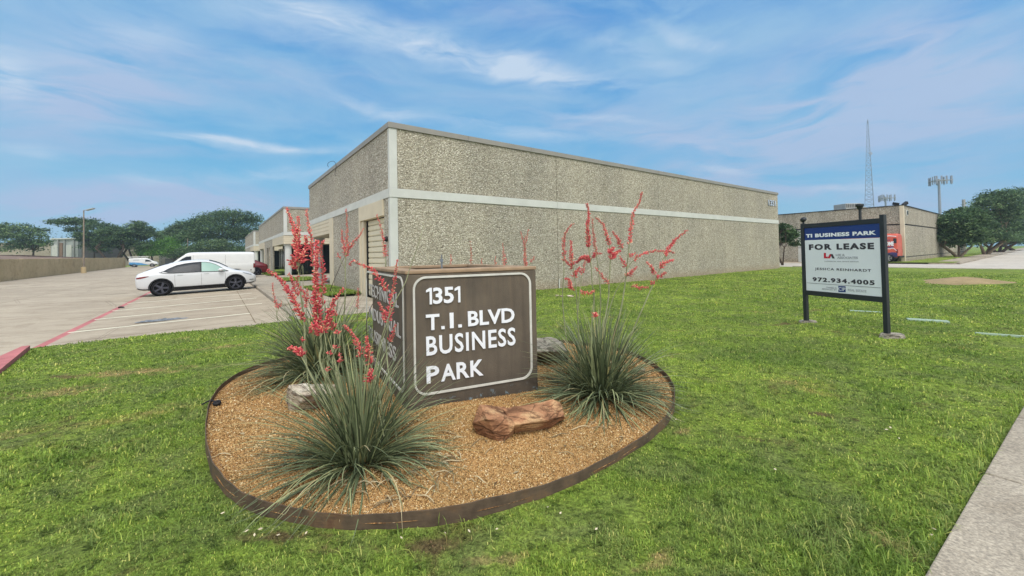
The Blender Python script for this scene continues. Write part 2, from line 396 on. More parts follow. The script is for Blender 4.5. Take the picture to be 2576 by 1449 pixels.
M['litter'] = m_leafy('dead_leaf', [(0, srgb(98, 84, 66)), (.5, srgb(158, 142, 112)), (1, srgb(206, 192, 160))], .1, .8, .1)
M['black'] = simple('black_powder_coat', srgb(38, 42, 46), .4, .4, var=.15)
M['navy'] = simple('navy_print', srgb(24, 52, 116), .35, .4, var=.05)
M['panel'] = simple('white_sign_panel', srgb(216, 222, 226), .35, .4, var=.03)
M['ink'] = simple('charcoal_print', srgb(56, 54, 62), .5, .3, var=.03)
M['inkgrey'] = simple('grey_print', srgb(166, 170, 176), .5, .3, var=.03)
M['inkred'] = simple('red_print', srgb(188, 30, 52), .5, .3, var=.03)
M['whitetext'] = simple('white_print', srgb(228, 232, 236), .5, .3, var=.02)
M['carwhite'] = simple('white_car_paint', srgb(200, 204, 208), .3, .4, var=.015, coat=.15)
M['vanwhite'] = simple('white_van_paint', srgb(204, 206, 205), .35, .4, var=.03, coat=.1)
M['carred'] = simple('dark_red_car_paint', srgb(96, 20, 34), .25, .5, var=.05, coat=.5)
M['orange'] = simple('orange_wrap', srgb(190, 84, 66), .4, .4, var=.12, scale=2)
M['purple'] = simple('purple_wrap', srgb(66, 62, 112), .4, .4, var=.15, scale=2)
M['skyblue'] = simple('blue_wrap', srgb(86, 150, 200), .4, .4, var=.1)
M['trim'] = simple('black_plastic', srgb(30, 30, 33), .6, .3, var=.1)
M['tyre'] = simple('tyre_rubber', srgb(26, 26, 28), .85, .2, var=.1)
M['rim'] = simple('dark_wheel', srgb(52, 54, 66), .4, .5, var=.1)
M['rimsilver'] = simple('steel_wheel', srgb(150, 150, 152), .4, .5, metal=.6)
M['headlamp'] = simple('lamp_lens', srgb(120, 126, 132), .15, .6, var=.2)
M['taillamp'] = simple('red_lamp_lens', srgb(110, 24, 30), .15, .6, var=.2, scale=9)
M['carglass'] = m_glass_dark('car_glass', (.02, .024, .03, 1), .12)
M['carglass_reflect'] = m_glass_dark('car_glass_painted_reflection', (.20, .30, .27, 1), .12)  # green reflection in the front side windows, put into the base colour
M['wallstucco'] = concrete('beige_stucco_wall', srgb(176, 158, 122), srgb(194, 174, 138), .4, .3)
M['metalgrey'] = simple('galvanised_metal', srgb(150, 152, 150), .5, .5, metal=.3, var=.15)
M['poletan'] = simple('weathered_pole_paint', srgb(128, 116, 102), .6, .4, var=.2)
M['bark'] = simple('bark', srgb(74, 64, 56), .95, .1, var=.35, scale=6, bumps=.6)
M['barkpale'] = simple('pale_bark', srgb(132, 118, 102), .9, .1, var=.3, scale=6, bumps=.5)
def oak(n, k, g=1.0):
    return m_leafy(n, [(0, srgb(44*k, 64*k*g, 46*k)), (.4, srgb(66*k, 94*k*g, 62*k)), (.75, srgb(98*k, 130*k*g, 84*k)), (1, srgb(146*k, 172*k*g, 118*k))], .25, .6, .25)
M['oak'] = oak('oak_leaf', .9)
M['oak2'] = oak('oak_leaf_grey', 1.0, .97)
M['lime'] = m_leafy('bright_leaf', [(0, srgb(50, 86, 40)), (.5, srgb(88, 136, 56)), (1, srgb(130, 176, 78))], .35, .6, .25)
M['farwall'] = concrete('far_concrete_wall', srgb(150, 142, 128), srgb(170, 162, 148), .3, .2)
M['fargrey'] = simple('far_grey_metal', srgb(160, 166, 166), .6, .3, var=.12, scale=1)
M['fardark'] = simple('far_dark_wall', srgb(84, 84, 84), .8, .2, var=.2, scale=.6)
M['brown'] = simple('brown_roof_sheet', srgb(126, 106, 92), .8, .2, var=.2, scale=.6)
M['dirt'] = concrete('bare_dirt', srgb(136, 124, 88), srgb(164, 144, 114), 1.5, .4, rough=1)
M['mast'] = simple('faded_mast_paint', srgb(128, 136, 148), .6, .3, var=.1)
M['plastic_grey'] = simple('grey_plastic', srgb(110, 116, 122), .5, .3, var=.4, scale=12)
M['palegreen'] = simple('pale_green_cover', srgb(150, 170, 150), .6, .3, var=.08, scale=5)
# ================================================================= GROUND
def grid_sheet(name, us, vs, zf, mat, label=None, mask=None, warp=None):
    """sheet over the (u,v) building axes; zf(u,v)->z"""
    V = []; idx = {}
    for i, u in enumerate(us):
        for j, v in enumerate(vs):
            idx[i, j] = len(V); V.append(UV(u, warp(u, v) if warp else v, zf(u, v)))
    Fc = []
    for i in range(len(us)-1):
        for j in range(len(vs)-1):
            if mask and not mask((us[i]+us[i+1])/2, (vs[j]+vs[j+1])/2): continue
            Fc.append((idx[i, j], idx[i+1, j], idx[i+1, j+1], idx[i, j+1]))
    me = bpy.data.meshes.new(name); me.from_pydata([tuple(p) for p in V], [], Fc); me.update()
    o = link_mesh(name, me, mat, None, smooth=True)
    o['kind'] = 'structure'
    return o
U1 = round(uv_of(on_plane(1959, 585, UV(0, 13.0), E2))[0], 2)
def lot_z(u, v):
    z = 0.0
    if u < 1.6: z = -.12 * min(1, (1.6 - u) / 4.5)
    return z + .0046 * max(0, v - 40) - .012
def fr(a, b, s):
    n = max(1, int(round((b - a) / s))); return [a + (b - a) * i / n for i in range(n+1)]
g = grid_sheet('ground', [-255, -100, -15.9, 60, 200, 380, 555], [-255, -60, 0, 60, 120, 230, 325],
               lambda u, v: -.4, M['soil'])
lot = grid_sheet('parking_lot', fr(-15.6, 1.6, .86), fr(11.5, 125, 2.5), lot_z, M['lot'])
drive = grid_sheet('driveway', fr(-15.6, -2.9, .9), fr(-16, 11.5, 2.5), lot_z, M['lot'])
def child_strip(parent, name, a, b, w, mat, zoff=.006, zf=lot_z, n=14):
    """painted strip between (u,v) points laid on the paving"""
    a = Vector(a); b = Vector(b); d = (b - a).normalized(); s = Vector((-d.y, d.x)) * w / 2
    m = MB(); vs = []; fs = []
    for i in range(n+1):
        p = a + (b - a) * i / n
        jig = (random.random() - .5) * w * .04
        for q, k in ((p + s*(1+jig), 0), (p - s*(1-jig), 1)): vs.append(UV(q.x, q.y, zf(q.x, q.y) + zoff))
    for i in range(n): fs.append((2*i, 2*i+1, 2*i+3, 2*i+2))
    m.add(vs, fs); return m.build(name, mat, parent)
stripe_v = [14.15, 16.75, 19.2, 22.0, 24.75, 27.5, 30.2, 32.9, 35.6, 41.5, 44.2]
for i, v in enumerate(stripe_v):
    child_strip(lot, 'parking_line', (-2.95, v + .12), (1.25 - (.5 if i == 0 else 0), v), .13, M['stripe'])
child_strip(lot, 'fire_lane_line', (-2.95, 11.3), (-2.95, 75), .16, M['redpaint'], .0035, n=60)
# joints in the paving
for v in (17.9, 24, 30, 36, 42, 50, 60, 70): child_strip(lot, 'paving_joint', (-15.4, v), (-3.3, v), .02, M['dirtcrack'], .003)
for u in (-7.5, -11.8): child_strip(lot, 'paving_joint', (u, 12), (u, 110), .02, M['dirtcrack'], .003)
child_strip(lot, 'paving_joint', (.75, 12), (.75, 40), .02, M['dirtcrack'], .003)
child_strip(lot, 'paving_joint', (-2.9, 12.6), (.9, 12.6), .02, M['dirtcrack'], .003)

# ---- planting bed outline (pixel traced on the ground, then real world coordinates)
outline_px = [(516,1112),(530,1185),(560,1238),(600,1272),(660,1298),(730,1316),(800,1327),(900,1336),(1000,1333),(1100,1322),(1200,1304),(1300,1279),(1400,1246),(1500,1200),(1590,1146),(1655,1094),(1692,1050),(1699,1010),(1688,975),(1655,938),(1600,905),(1530,884),(1400,866),(1250,859),(1080,862),(900,880),(760,905),(660,930),(590,960),(545,1000),(520,1050)]
outl = [on_z(x, y, 0) for x, y in outline_px]
def catmull(P, k=6):
    out = []; n = len(P)
    for i in range(n):
        p0, p1, p2, p3 = P[i-1], P[i], P[(i+1) % n], P[(i+2) % n]
        for j in range(k):
            t = j / k
            out.append(.5*((2*p1) + (p2-p0)*t + (2*p0-5*p1+4*p2-p3)*t*t + (3*p1-p0-3*p2+p3)*t**3))
    return out
outl = catmull(outl, 6)
for _ in range(6):
    n_ = len(outl); outl = [(outl[i-1] + outl[i]*2 + outl[(i+1) % n_]) / 4 for i in range(n_)]
OUT = np.array([(p.x, p.y) for p in outl]); CEN = OUT.mean(axis=0)
def in_poly(px, py, poly, pad=0.0):
    c = poly.mean(axis=0); q = c + (poly - c) * (1 + pad)
    x = np.asarray(px); y = np.asarray(py); ins = np.zeros(x.shape, bool); n = len(q); j = n-1
    for i in range(n):
        xi, yi = q[i]; xj, yj = q[j]
        cnd = ((yi > y) != (yj > y)) & (x < (xj-xi)*(y-yi)/(yj-yi+1e-12)+xi)
        ins ^= cnd; j = i
    return ins
ANG = np.arctan2(OUT[:,1]-CEN[1], OUT[:,0]-CEN[0]); RAD = np.hypot(OUT[:,0]-CEN[0], OUT[:,1]-CEN[1])
oidx = np.argsort(ANG); ANGs = ANG[oidx]; RADs = RAD[oidx]
def bed_k(x, y):
    a = np.arctan2(y-CEN[1], x-CEN[0]); r = np.hypot(x-CEN[0], y-CEN[1])
    return r / np.interp(a, ANGs, RADs, period=2*PI)
def bed_z(x, y):
    k = np.minimum(1, bed_k(x, y))
    return .042 + .05*(1-k*k) + .012*np.sin(x*3.1+y*1.7)*np.cos(y*2.3-x) * (k < .97)
# bed surface
nr = 26; V = [(CEN[0], CEN[1], float(bed_z(CEN[0], CEN[1])))]; Fc = []; n_ = len(OUT)
for r in range(1, nr+1):
    k = r / nr
    for i in range(n_):
        x, y = CEN + (OUT[i]-CEN)*k; V.append((x, y, float(bed_z(x, y)) - (.0 if r < nr else .0)))
for i in range(n_):
    Fc.append((0, 1+i, 1+(i+1) % n_))
    for r in range(1, nr):
        a = 1+(r-1)*n_; b = 1+r*n_
        Fc.append((a+i, b+i, b+(i+1) % n_, a+(i+1) % n_))
me = bpy.data.meshes.new('planting_bed'); me.from_pydata(V, [], Fc); me.update()
bedo = link_mesh('planting_bed', me, M['bed'], smooth=True); bedo['kind'] = 'structure'
# steel edging: thin bent band
eb = MB(); vs = []; fs = []
for i in range(n_):
    p = Vector((*OUT[i], 0)); t = (Vector((*OUT[(i+1) % n_], 0)) - Vector((*OUT[i-1], 0))).normalized(); nn = Vector((-t.y, t.x, 0))
    if (p.xy - Vector(CEN)).dot(nn.xy) < 0: nn = -nn
    wob = .004*math.sin(i*.37) + .003*math.sin(i*1.1)
    zt = .095 + .006*math.sin(i*.13)
    for off, z in ((wob, -.05), (wob, zt), (wob-.006, zt+.001), (wob-.006, -.05)): vs.append(p + nn*off + Vector((0, 0, z)))
for i in range(n_):
    j = (i+1) % n_
    for k in range(4): fs.append((4*i+k, 4*j+k, 4*j+(k+1) % 4, 4*i+(k+1) % 4))
eb.add(vs, fs)
edg = eb.build('bed_edging', M['rust'])
tag(edg, 'rusty brown steel edging strip bent round the gravel planting bed', 'edging')

# ---- lawn: a sheet with real unevenness, fine near the camera
LAWN_U0, LAWN_U1, LAWN_V0 = -2.86, 39.6, .306
def v_edge(u): return .41 - .054*(u - 2.7)
def lawn_z(u, v):
    p = UV(u, v)
    z = .035*noise.noise(p*.45) + .012*noise.noise(p*2.1)
    e = min(1, max(0, (v-LAWN_V0)/.6), max(0, (u-LAWN_U0)/.6))
    return z*e - .012*(1-e)
def lawn_mask(u, v):
    if v < 11.5: return True
    if u < 1.6: return False
    if u < 6: return v < 12.4
    return v < 13.4 or u > U1-.1
lawn = grid_sheet('lawn', fr(LAWN_U0, 14, .22) + fr(14, LAWN_U1, .8)[1:], fr(LAWN_V0, 13.4, .22) + fr(13.4, 80, 2)[1:], lawn_z, M['soil'], mask=lawn_mask, warp=lambda u, v: v + (v_edge(u)+.004-LAWN_V0)*max(0, 1-(v-LAWN_V0)/3))

# ---- paved strips
def slab(name, u0, u1, v0, v1, z1, mat, z0=-.3, b=.015):
    m = MB(); m.bbox((u0, v0, z0), (u1, v1, z1), UVM, b)
    o = m.build(name, mat); o['kind'] = 'structure'; return o
# public sidewalk slabs along the lawn's south edge
sw = None; u = -2.2; first = True
SWM = UVM @ Matrix.Translation((2.7, .41, 0)) @ Matrix.Rotation(math.atan(-.054), 4, 'Z') @ Matrix.Translation((-2.7, -.30, 0))
while u < 39:
    L = 1.62
    m = MB(); m.bbox((u+.011, -1.25, -.3), (u+L-.011, .30, .012 + .004*math.sin(u*3)), SWM, .008)
    if first:
        sw = m.build('sidewalk', M['walk']); sw['kind'] = 'structure'; first = False
    else: m.build('sidewalk_slab', M['walk'], sw)
    u += L
gb = MB(); gb.box((-2.2, -1.24, -.32), (39, .296, -.012), SWM); gb.build('sidewalk_bedding', M['groove'], sw)
verge = slab('street_kerb', -2.2, 200, -3.4, -3.2, .0, M['kerb'])
street = grid_sheet('street', fr(-60, 260, 20), [-16, -10, -3.4], lambda u, v: -.16, M['road'])
verge2 = grid_sheet('verge', fr(-2.6, 40, 3), [-3.2, -2.2, -1.2, .2], lambda u, v: -.05, M['soil'])
# walkway beside the building (raised, with kerb)
wk = MB()
for a, b in ((12.45, 15), (15, 18), (18, 21), (21, 24), (24, 27.5), (27.5, 31), (31, 35), (35, 39.5), (39.5, 43), (43, 47), (47, 51), (51, 56), (56, 62), (62, 70), (70, 80), (80, 92)):
    wk.bbox((1.78, a+.006, -.3), (3.35 if a > 13 else 5.2, b-.006, .09 + .0046*max(0, a-40) if a > 12.5 else .03), UVM, .012)
walk = wk.build('walkway', M['walk']); walk['kind'] = 'structure'
kb = MB(); kb.bbox((1.62, 15.0, -.3), (1.775, 92, .10), UVM, .02); kb.bbox((1.62, 11.6, -.3), (1.775, 14.9, .015), UVM, .01)
k_ = kb.build('kerb', M['kerb']); k_['kind'] = 'structure'
ap = MB(); ap.bbox((1.79, 11.55, -.3), (5.0, 12.43, .02), UVM, .01)
ap.bbox((3.36, 12.46, -.3), (4.55, 16.3, .045), UVM, .01)
for a, b in ((22.2, 27.3), (27.4, 39.4)):
    ap.bbox((3.36, a, -.3), (5.2, b, .07), UVM, .01)
ap.bbox((3.36, 18.9, -.3), (4.58, 19.2, .085), UVM, .01)
ap.build('entry_slab', M['walk'], walk)
# courtyard paving under entries
slab('courtyard', 5.21, 14, 27.45, 39.5, .05, M['walk'])
# driveway kerb painted red, and its lawn side
def kerb_u(v): return -2.40 - .40*min(1, max(0, (v-8.0)/3.2))
rk = MB(); vs_ = [-8, -4, 0, 2, 4, 6, 8, 9, 10, 10.8, 11.25]
for a_, b_ in zip(vs_[:-1], vs_[1:]):
    rk.prism([UV(-2.9, a_+.004, -.3), UV(kerb_u(a_), a_+.004, -.3), UV(kerb_u(b_), b_-.004, -.3), UV(-2.9, b_-.004, -.3)], (0, 0, .37))
rk.build('red_kerb', M['redpaint'])['kind'] = 'structure'
child_strip(drive, 'fire_lane_gutter', (-3.08, -6), (-3.08, 11.3), .34, M['redpaint'], .006)
lk = MB(); lk.bbox((-2.35, 11.36, -.3), (1.5, 11.5, .0), UVM, .02); lk.build('lawn_kerb', M['kerb'])['kind'] = 'structure'

# ---- side road beyond the lawn on the right
rd = grid_sheet('side_road', [39.8, 43, 46, 49.2], fr(-3.3, 110, 8), lambda u, v: -.02, M['road'])
slab('side_road_kerb', 39.62, 39.79, -3.3, 13.3, .06, M['road'], b=.02)
rd2 = grid_sheet('cross_road', fr(49.2, 300, 15), [-3.3, 0, 4.6], lambda u, v: -.02, M['road'])
slab('far_kerb', 49.4, 260, 4.62, 4.8, .1, M['kerb'], b=.02)
slab('far_sidewalk', 49.2, 260, 4.81, 6.4, .09, M['walk'])
fg = grid_sheet('far_grass', fr(49.2, 130, 2.5), [6.41, 7.4, 8.39], lambda u, v: .1+.03*math.sin(u), M['soil'])
yard = grid_sheet('service_yard', fr(49.2, 52.7, 1), [4.9, 8.4, 9.6], lambda u, v: .11, M['soil'])
yard2 = grid_sheet('bay_apron', [49.2, 51, 52.6], fr(9.6, 90, 8), lambda u, v: .0, M['lot'])
# bare-dirt mound on the lawn
def heap(name, c, ru, rv, h, mat, seed=0, label=None):
    V = []; Fc = []; nr, na = 14, 40
    V.append(tuple(UV(c[0], c[1], h)))
    for r in range(1, nr+1):
        for a in range(na):
            t = 2*PI*a/na; k = r/nr; wob = 1+.16*noise.noise(Vector((math.cos(t)*1.7, math.sin(t)*1.7, seed)))
            u = c[0]+ru*k*wob*math.cos(t); v = c[1]+rv*k*wob*math.sin(t)
            z = h*(math.cos(min(1, k)*PI)*.5+.5) + .03*noise.noise(UV(u, v)*2.5) - .03*k**6
            V.append(tuple(UV(u, v, z)))
    for a in range(na):
        Fc.append((0, 1+a, 1+(a+1) % na))
        for r in range(nr-1):
            Fc.append((1+r*na+a, 1+(r+1)*na+a, 1+(r+1)*na+(a+1) % na, 1+r*na+(a+1) % na))
    me = bpy.data.meshes.new(name); me.from_pydata(V, [], Fc); me.update()
    return link_mesh(name, me, mat, smooth=True)
pc = on_z(2425, 706, .05); cu, cv = uv_of(pc)
mo = heap('dirt_mound', (cu, cv), 2.3, 1.5, .2, M['dirt'], 3); mo['kind'] = 'structure'

# ================================================================= WAREHOUSE BLOCKS
ZT, ZB1, ZB0 = 5.86, 3.84, 3.54
def wall_panel(parent, name, u0, u1, v0, v1, z0, z1, mat):
    m = MB(); m.bbox((u0, v0, z0), (u1, v1, z1), UVM, .012); return m.build(name, mat, parent)
def pbox(parent, name, lo, hi, mat, b=.008):
    m = MB(); m.bbox(lo, hi, UVM, b); return m.build(name, mat, parent)
U0 = 4.6; U1 = round(uv_of(on_plane(1959, 585, UV(0, 13.0), E2))[0], 2); print('U1', U1)
G = .02   # joint width
def column(parent, u, v, z1, z0=.05):
    m = MB(); m.lathe([(.275, z0), (.275, z1)], UVM @ Matrix.Translation((u, v, 0)), 28)
    m.box((u-.31, v-.31, z1-.12), (u+.31, v+.31, z1-.002), UVM)
    m.build('column', M['band'], parent, smooth=False)
def entry_glass(parent, u, v, w, z1, axis):
    """storefront: dark glass in slim dark frames; axis 'u' runs along u, 'v' along v"""
    n = max(2, int(abs(w)/1.5)); s = w/n
    root = MB()
    for i in range(n+1):
        if axis == 'v': root.box((u-.04, v+s*i-.03, .07), (u+.04, v+s*i+.03, z1), UVM)
        else: root.box((u+s*i-.03, v-.04, .07), (u+s*i+.03, v+.04, z1), UVM)
    for z in (.07, 2.15, z1-.05):
        e = abs(w); a = min(0, w)
        if axis == 'v': root.box((u-.035, v+a, z), (u+.035, v+a+e, z+.05), UVM)
        else: root.box((u+a, v-.035, z), (u+a+e, v+.035, z+.05), UVM)
    fr_ = root.build('storefront_frame', M['trim'], parent)
    gm = MB(); a = min(0, w); e = abs(w)
    if axis == 'v': gm.box((u-.01, v+a, .1), (u+.01, v+a+e, z1-.03), UVM)
    else: gm.box((u+a, v-.01, .1), (u+a+e, v+.01, z1-.03), UVM)
    gm.build('glass', M['glass'], fr_)
def siding(parent, u0, u1, v0, v1, z0, z1, mat=None):
    m = MB(); n = 4; h = (z1-z0)/n
    for i in range(n): m.bbox((u0, v0, z0+h*i+.012), (u1, v1, z0+h*(i+1)), UVM, .012)
    m.box((u0+.03, v0+.03, z0+.004), (u1-.03, v1-.03, z1-.002), UVM)
    m.build('fascia_boards', M['beige'], parent)
def block(label, v0, v1, front_entry, rear_entry, joints, vseg, number=False, longwall=True):
    p = thing('warehouse', label, 'building', UV(U0, v0, 0))
    T = .16
    # inner body (roof deck, dark behind joints)
    m = MB(); m.box((U0+2.6, v0+2.6 if front_entry else v0+.17, .0), (U1-.17, v1-2.6 if rear_entry else v1-.17, 5.6), UVM)
    m.box((U0+.17, v0+.17, 3.6), (U1-.18, v1-.17, 5.62), UVM)
    m.build('roof', M['roof'], p)
    # ---- south (v0) long wall panels
    xs = joints
    for i in range(len(xs)-1):
        a, b = xs[i]+G/2, xs[i+1]-G/2
        if i == 0: a = U0+.26
        lowa = a
        if front_entry and i == 0: lowa = U0+6.2
        wall_panel(p, 'wall_panel', a, b, v0, v0+T, ZB1+.004, ZT-.002, M['agg'])
        if lowa < b: wall_panel(p, 'wall_panel', lowa, b, v0, v0+T, -.3, ZB0-.004, M['agg'])
    m = MB(); m.box((U0+.1, v0+.06, 3.3), (U1-.1, v0+T+.02, 5.7), UVM)
    if not front_entry: m.box((U0+.1, v0+.06, -.2), (U1-.1, v0+T+.02, 3.3), UVM)
    m.build('joint_backing', M['groove'], p)
    # band right round
    m = MB()
    for i in range(len(xs)-1):
        m.bbox((xs[i] + (0 if i else -.03)+.003, v0-.03, ZB0), (xs[i+1]-.003, v0+T, ZB1), UVM, .01)
    ys = [v0+T+.002] + list(np.linspace(v0, v1, 3))[1:]
    for i in range(len(ys)-1): m.bbox((U0-.03, ys[i], ZB0), (U0+T, ys[i+1]-.004, ZB1), UVM, .01)
    m.bbox((U1-T, v0+T+.002, ZB0), (U1+.03, v1, ZB1), UVM, .01)
    m.build('painted_band', M['band'], p)
    # corner pilaster
    m = MB(); m.bbox((U0-.012, v0-.012, ZB1+.002), (U0+.255, v0+T, ZT-.002), UVM, .012)
    if not front_entry: m.bbox((U0-.012, v0-.012, -.3), (U0+.255, v0+T, ZB0-.002), UVM, .012)
    m.build('corner_strip', M['band'], p)
    # east wall, north wall
    wall_panel(p, 'wall_panel', U1-T, U1, v0+T+.003, v1, -.3, ZB0-.003, M['agg']); wall_panel(p, 'wall_panel', U1-T, U1, v0+T+.003, v1, ZB1+.003, ZT-.002, M['agg'])
    wall_panel(p, 'wall_panel', U0+T+.003, U1-T-.003, v1-T, v1, ZB1+.003, ZT-.002, M['agg'])
    if rear_entry: wall_panel(p, 'wall_panel', U0+6.2, U1-T-.003, v1-T, v1, -.3, ZB0-.003, M['agg'])
    else: wall_panel(p, 'wall_panel', U0+T+.003, U1-T-.003, v1-T, v1, -.3, ZB0-.003, M['agg'])
    m = MB(); m.bbox((U0+T+.003, v1-T, ZB0), (U1-T-.003, v1+.03, ZB1), UVM, .01); m.build('painted_band', M['band'], p)
    # west facade upper
    mid = (v0+T+v1)/2
    for a, b in ((v0+T+.003, mid-G/2), (mid+G/2, v1)):
        wall_panel(p, 'wall_panel', U0, U0+T, a, b, ZB1+.003, ZT-.002, M['agg_side'])
    # coping
    m = MB()
    seg = list(np.arange(U0-.05, U1+.05, 3.05)) + [U1+.05]
    for i in range(len(seg)-1):
        m.bbox((seg[i]+.003, v0-.05, ZT), (seg[i+1]-.003, v0+.24, 6.05), UVM, .008)
    seg = list(np.arange(v0+.245, v1, 3.05)) + [v1+.05]
    for i in range(len(seg)-1):
        m.bbox((U0-.05, seg[i], ZT), (U0+.24, seg[i+1]-.006, 6.05), UVM, .008)
        m.bbox((U1-.24, seg[i], ZT), (U1+.05, seg[i+1]-.006, 6.05), UVM, .008)
    m.bbox((U0+.245, v1-.24, ZT), (U1-.245, v1+.05, 6.05), UVM, .008)
    m.build('coping', M['cap'], p)
    # west facade lower segments (kind, a, b)
    for kind, a, b in vseg:
        if kind == 'agg': wall_panel(p, 'wall_panel', U0, U0+T, a+.003, b-.003, -.3, ZB0-.003, M['agg_side'])
        elif kind == 'beige': pbox(p, 'pilaster', (U0-.03, a+.002, -.3), (U0+T+.3, b-.002, ZB0-.003), M['beige'])
        elif kind == 'garage':
            pbox(p, 'lintel', (U0-.06, a, 2.98), (U0+T, b, ZB0-.003), M['beige'])
            pbox(p, 'door_jamb', (U0+.01, b-.30, -.1), (U0+T+.2, b-.003, 2.975), M['beige'])
            m = MB()
            n = 14; h = 2.93/n
            for i in range(n):
                z = .04+h*i
                m.prism([UV(U0+.20, a+.02, z+.012), UV(U0+.172, a+.02, z+.05), UV(U0+.172, a+.02, z+h-.02), UV(U0+.20, a+.02, z+h-.002), UV(U0+.24, a+.02, z+h-.002), UV(U0+.24, a+.02, z+.012)], E2*(b-a-.40))
            m.build('roller_door', M['door'], p)
            pbox(p, 'door_track', (U0+.12, b-.375, .0), (U0+.26, b-.305, 2.97), M['trim'])
        elif kind == 'slot':
            pbox(p, 'lintel', (U0, a+.003, 2.75), (U0+T, b-.003, ZB0-.003), M['agg_side'])
            pbox(p, 'window_recess', (U0+.28, a, -.1), (U0+.34, b, 2.74), M['glass'])
        elif kind == 'beigeslot':
            pbox(p, 'lintel', (U0, a+.003, 2.75), (U0+T, b-.003, ZB0-.003), M['agg_side'])
            pbox(p, 'infill_panel', (U0+.1, a, -.1), (U0+.16, b, 2.74), M['beige'])
    return p

b1 = block('nearest grey pebble-clad warehouse with white band, roller door and number 1351 behind the brown sign', 13.0, 27.5, False, True,
      [4.6, 12.1, 19.8, 27.3, U1],
      [('agg', 13.16, 13.62), ('garage', 13.62, 16.4), ('beige', 16.4, 16.62), ('agg', 16.62, 17.3), ('agg', 17.31, 21.15), ('beige', 21.15, 21.9)])
siding(b1, U0-.02, U0+.35, 21.91, 27.45, 2.77, ZB0-.004)
siding(b1, U0+.36, U0+6.2, 27.15, 27.48, 2.77, ZB0-.004)
column(b1, U0+.38, 26.95, 2.77)
entry_glass(b1, U0+2.2, 22.0, 3.3, 2.75, 'v'); entry_glass(b1, U0+2.2, 25.3, 4.0, 2.75, 'u')
pbox(b1, 'soffit', (U0+.36, 21.95, 2.775), (U0+6.1, 27.1, 2.84), M['beige'])
pbox(b1, 'window_panel', (U0+2.05, 22.35, .95), (U0+2.12, 23.2, 1.9), M['panel'])  # plain pale panel just in front of the entry glass
b2 = block('second warehouse of the row, its white corner column and dark entry beyond the white van', 39.6, 65.9, True, True,
      [4.6, 12.1, 19.8, 27.3, U1],
      [('agg', 48.6, 51.0), ('beigeslot', 51.0, 52.3), ('agg', 52.3, 52.9), ('slot', 52.9, 55.0), ('agg', 55.0, 57.5), ('beige', 57.5, 58.2)])
siding(b2, U0-.02, U0+.35, 40.0, 48.55, 2.77, ZB0-.004); siding(b2, U0-.02, U0+6.2, 39.62, 39.99, 2.77, ZB0-.004)
siding(b2, U0-.02, U0+.35, 58.25, 65.8, 2.77, ZB0-.004)
column(b2, U0+.38, 40.1, 2.77); column(b2, U0+.38, 65.3, 2.77)
entry_glass(b2, U0+2.2, 41.6, 6.9, 2.75, 'v'); entry_glass(b2, U0+2.2, 41.6, 4.0, 2.75, 'u')
entry_glass(b2, U0+2.2, 58.3, 5.5, 2.75, 'v')
pbox(b2, 'soffit', (U0+.36, 40.0, 2.775), (U0+6.1, 48.5, 2.84), M['beige'])
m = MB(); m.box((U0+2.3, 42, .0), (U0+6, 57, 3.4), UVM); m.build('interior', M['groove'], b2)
b3 = block('farthest warehouse of the row, a pale sliver below the dark trees', 76.3, 101, True, False,
      [4.6, 12.1, 19.8, 27.3, U1],
      [('agg', 84.3, 88.0), ('slot', 88.0, 90), ('agg', 90, 101)])
siding(b3, U0-.02, U0+.35, 76.7, 84.2, 2.77, ZB0-.004); siding(b3, U0-.02, U0+6.2, 76.32, 76.69, 2.77, ZB0-.004)
column(b3, U0+.38, 76.8, 2.77)
entry_glass(b3, U0+2.2, 78.3, 6, 2.75, 'v'); entry_glass(b3, U0+2.2, 78.3, 4.0, 2.75, 'u')
# courtyard back walls
for nm, a, b in (('grey courtyard wall linking the first and second warehouse', 27.52, 39.58), ('grey courtyard wall linking the second and third warehouse', 65.95, 76.28)):
    m = MB(); m.box((15, a, -.3), (15.2, b, 4.2), UVM); tag(m.build('courtyard_wall', M['agg_side']), nm, 'wall')

# grass strips by the facade
def grass_strip(u0, u1, v0, v1, z):
    o = grid_sheet('grass_strip', fr(u0, u1, .3), fr(v0, v1, .3), lambda u, v: z + .015*noise.noise(UV(u, v)*4), M['soil']); return o
GS = [(3.37, 4.58, 16.4, 18.88, .115), (3.37, 4.58, 19.22, 22.1, .115), (3.37, 4.5, 40.2, 56, .14), (3.37, 5.4, 28.6, 33, .115)]
for a in GS: grass_strip(*a)

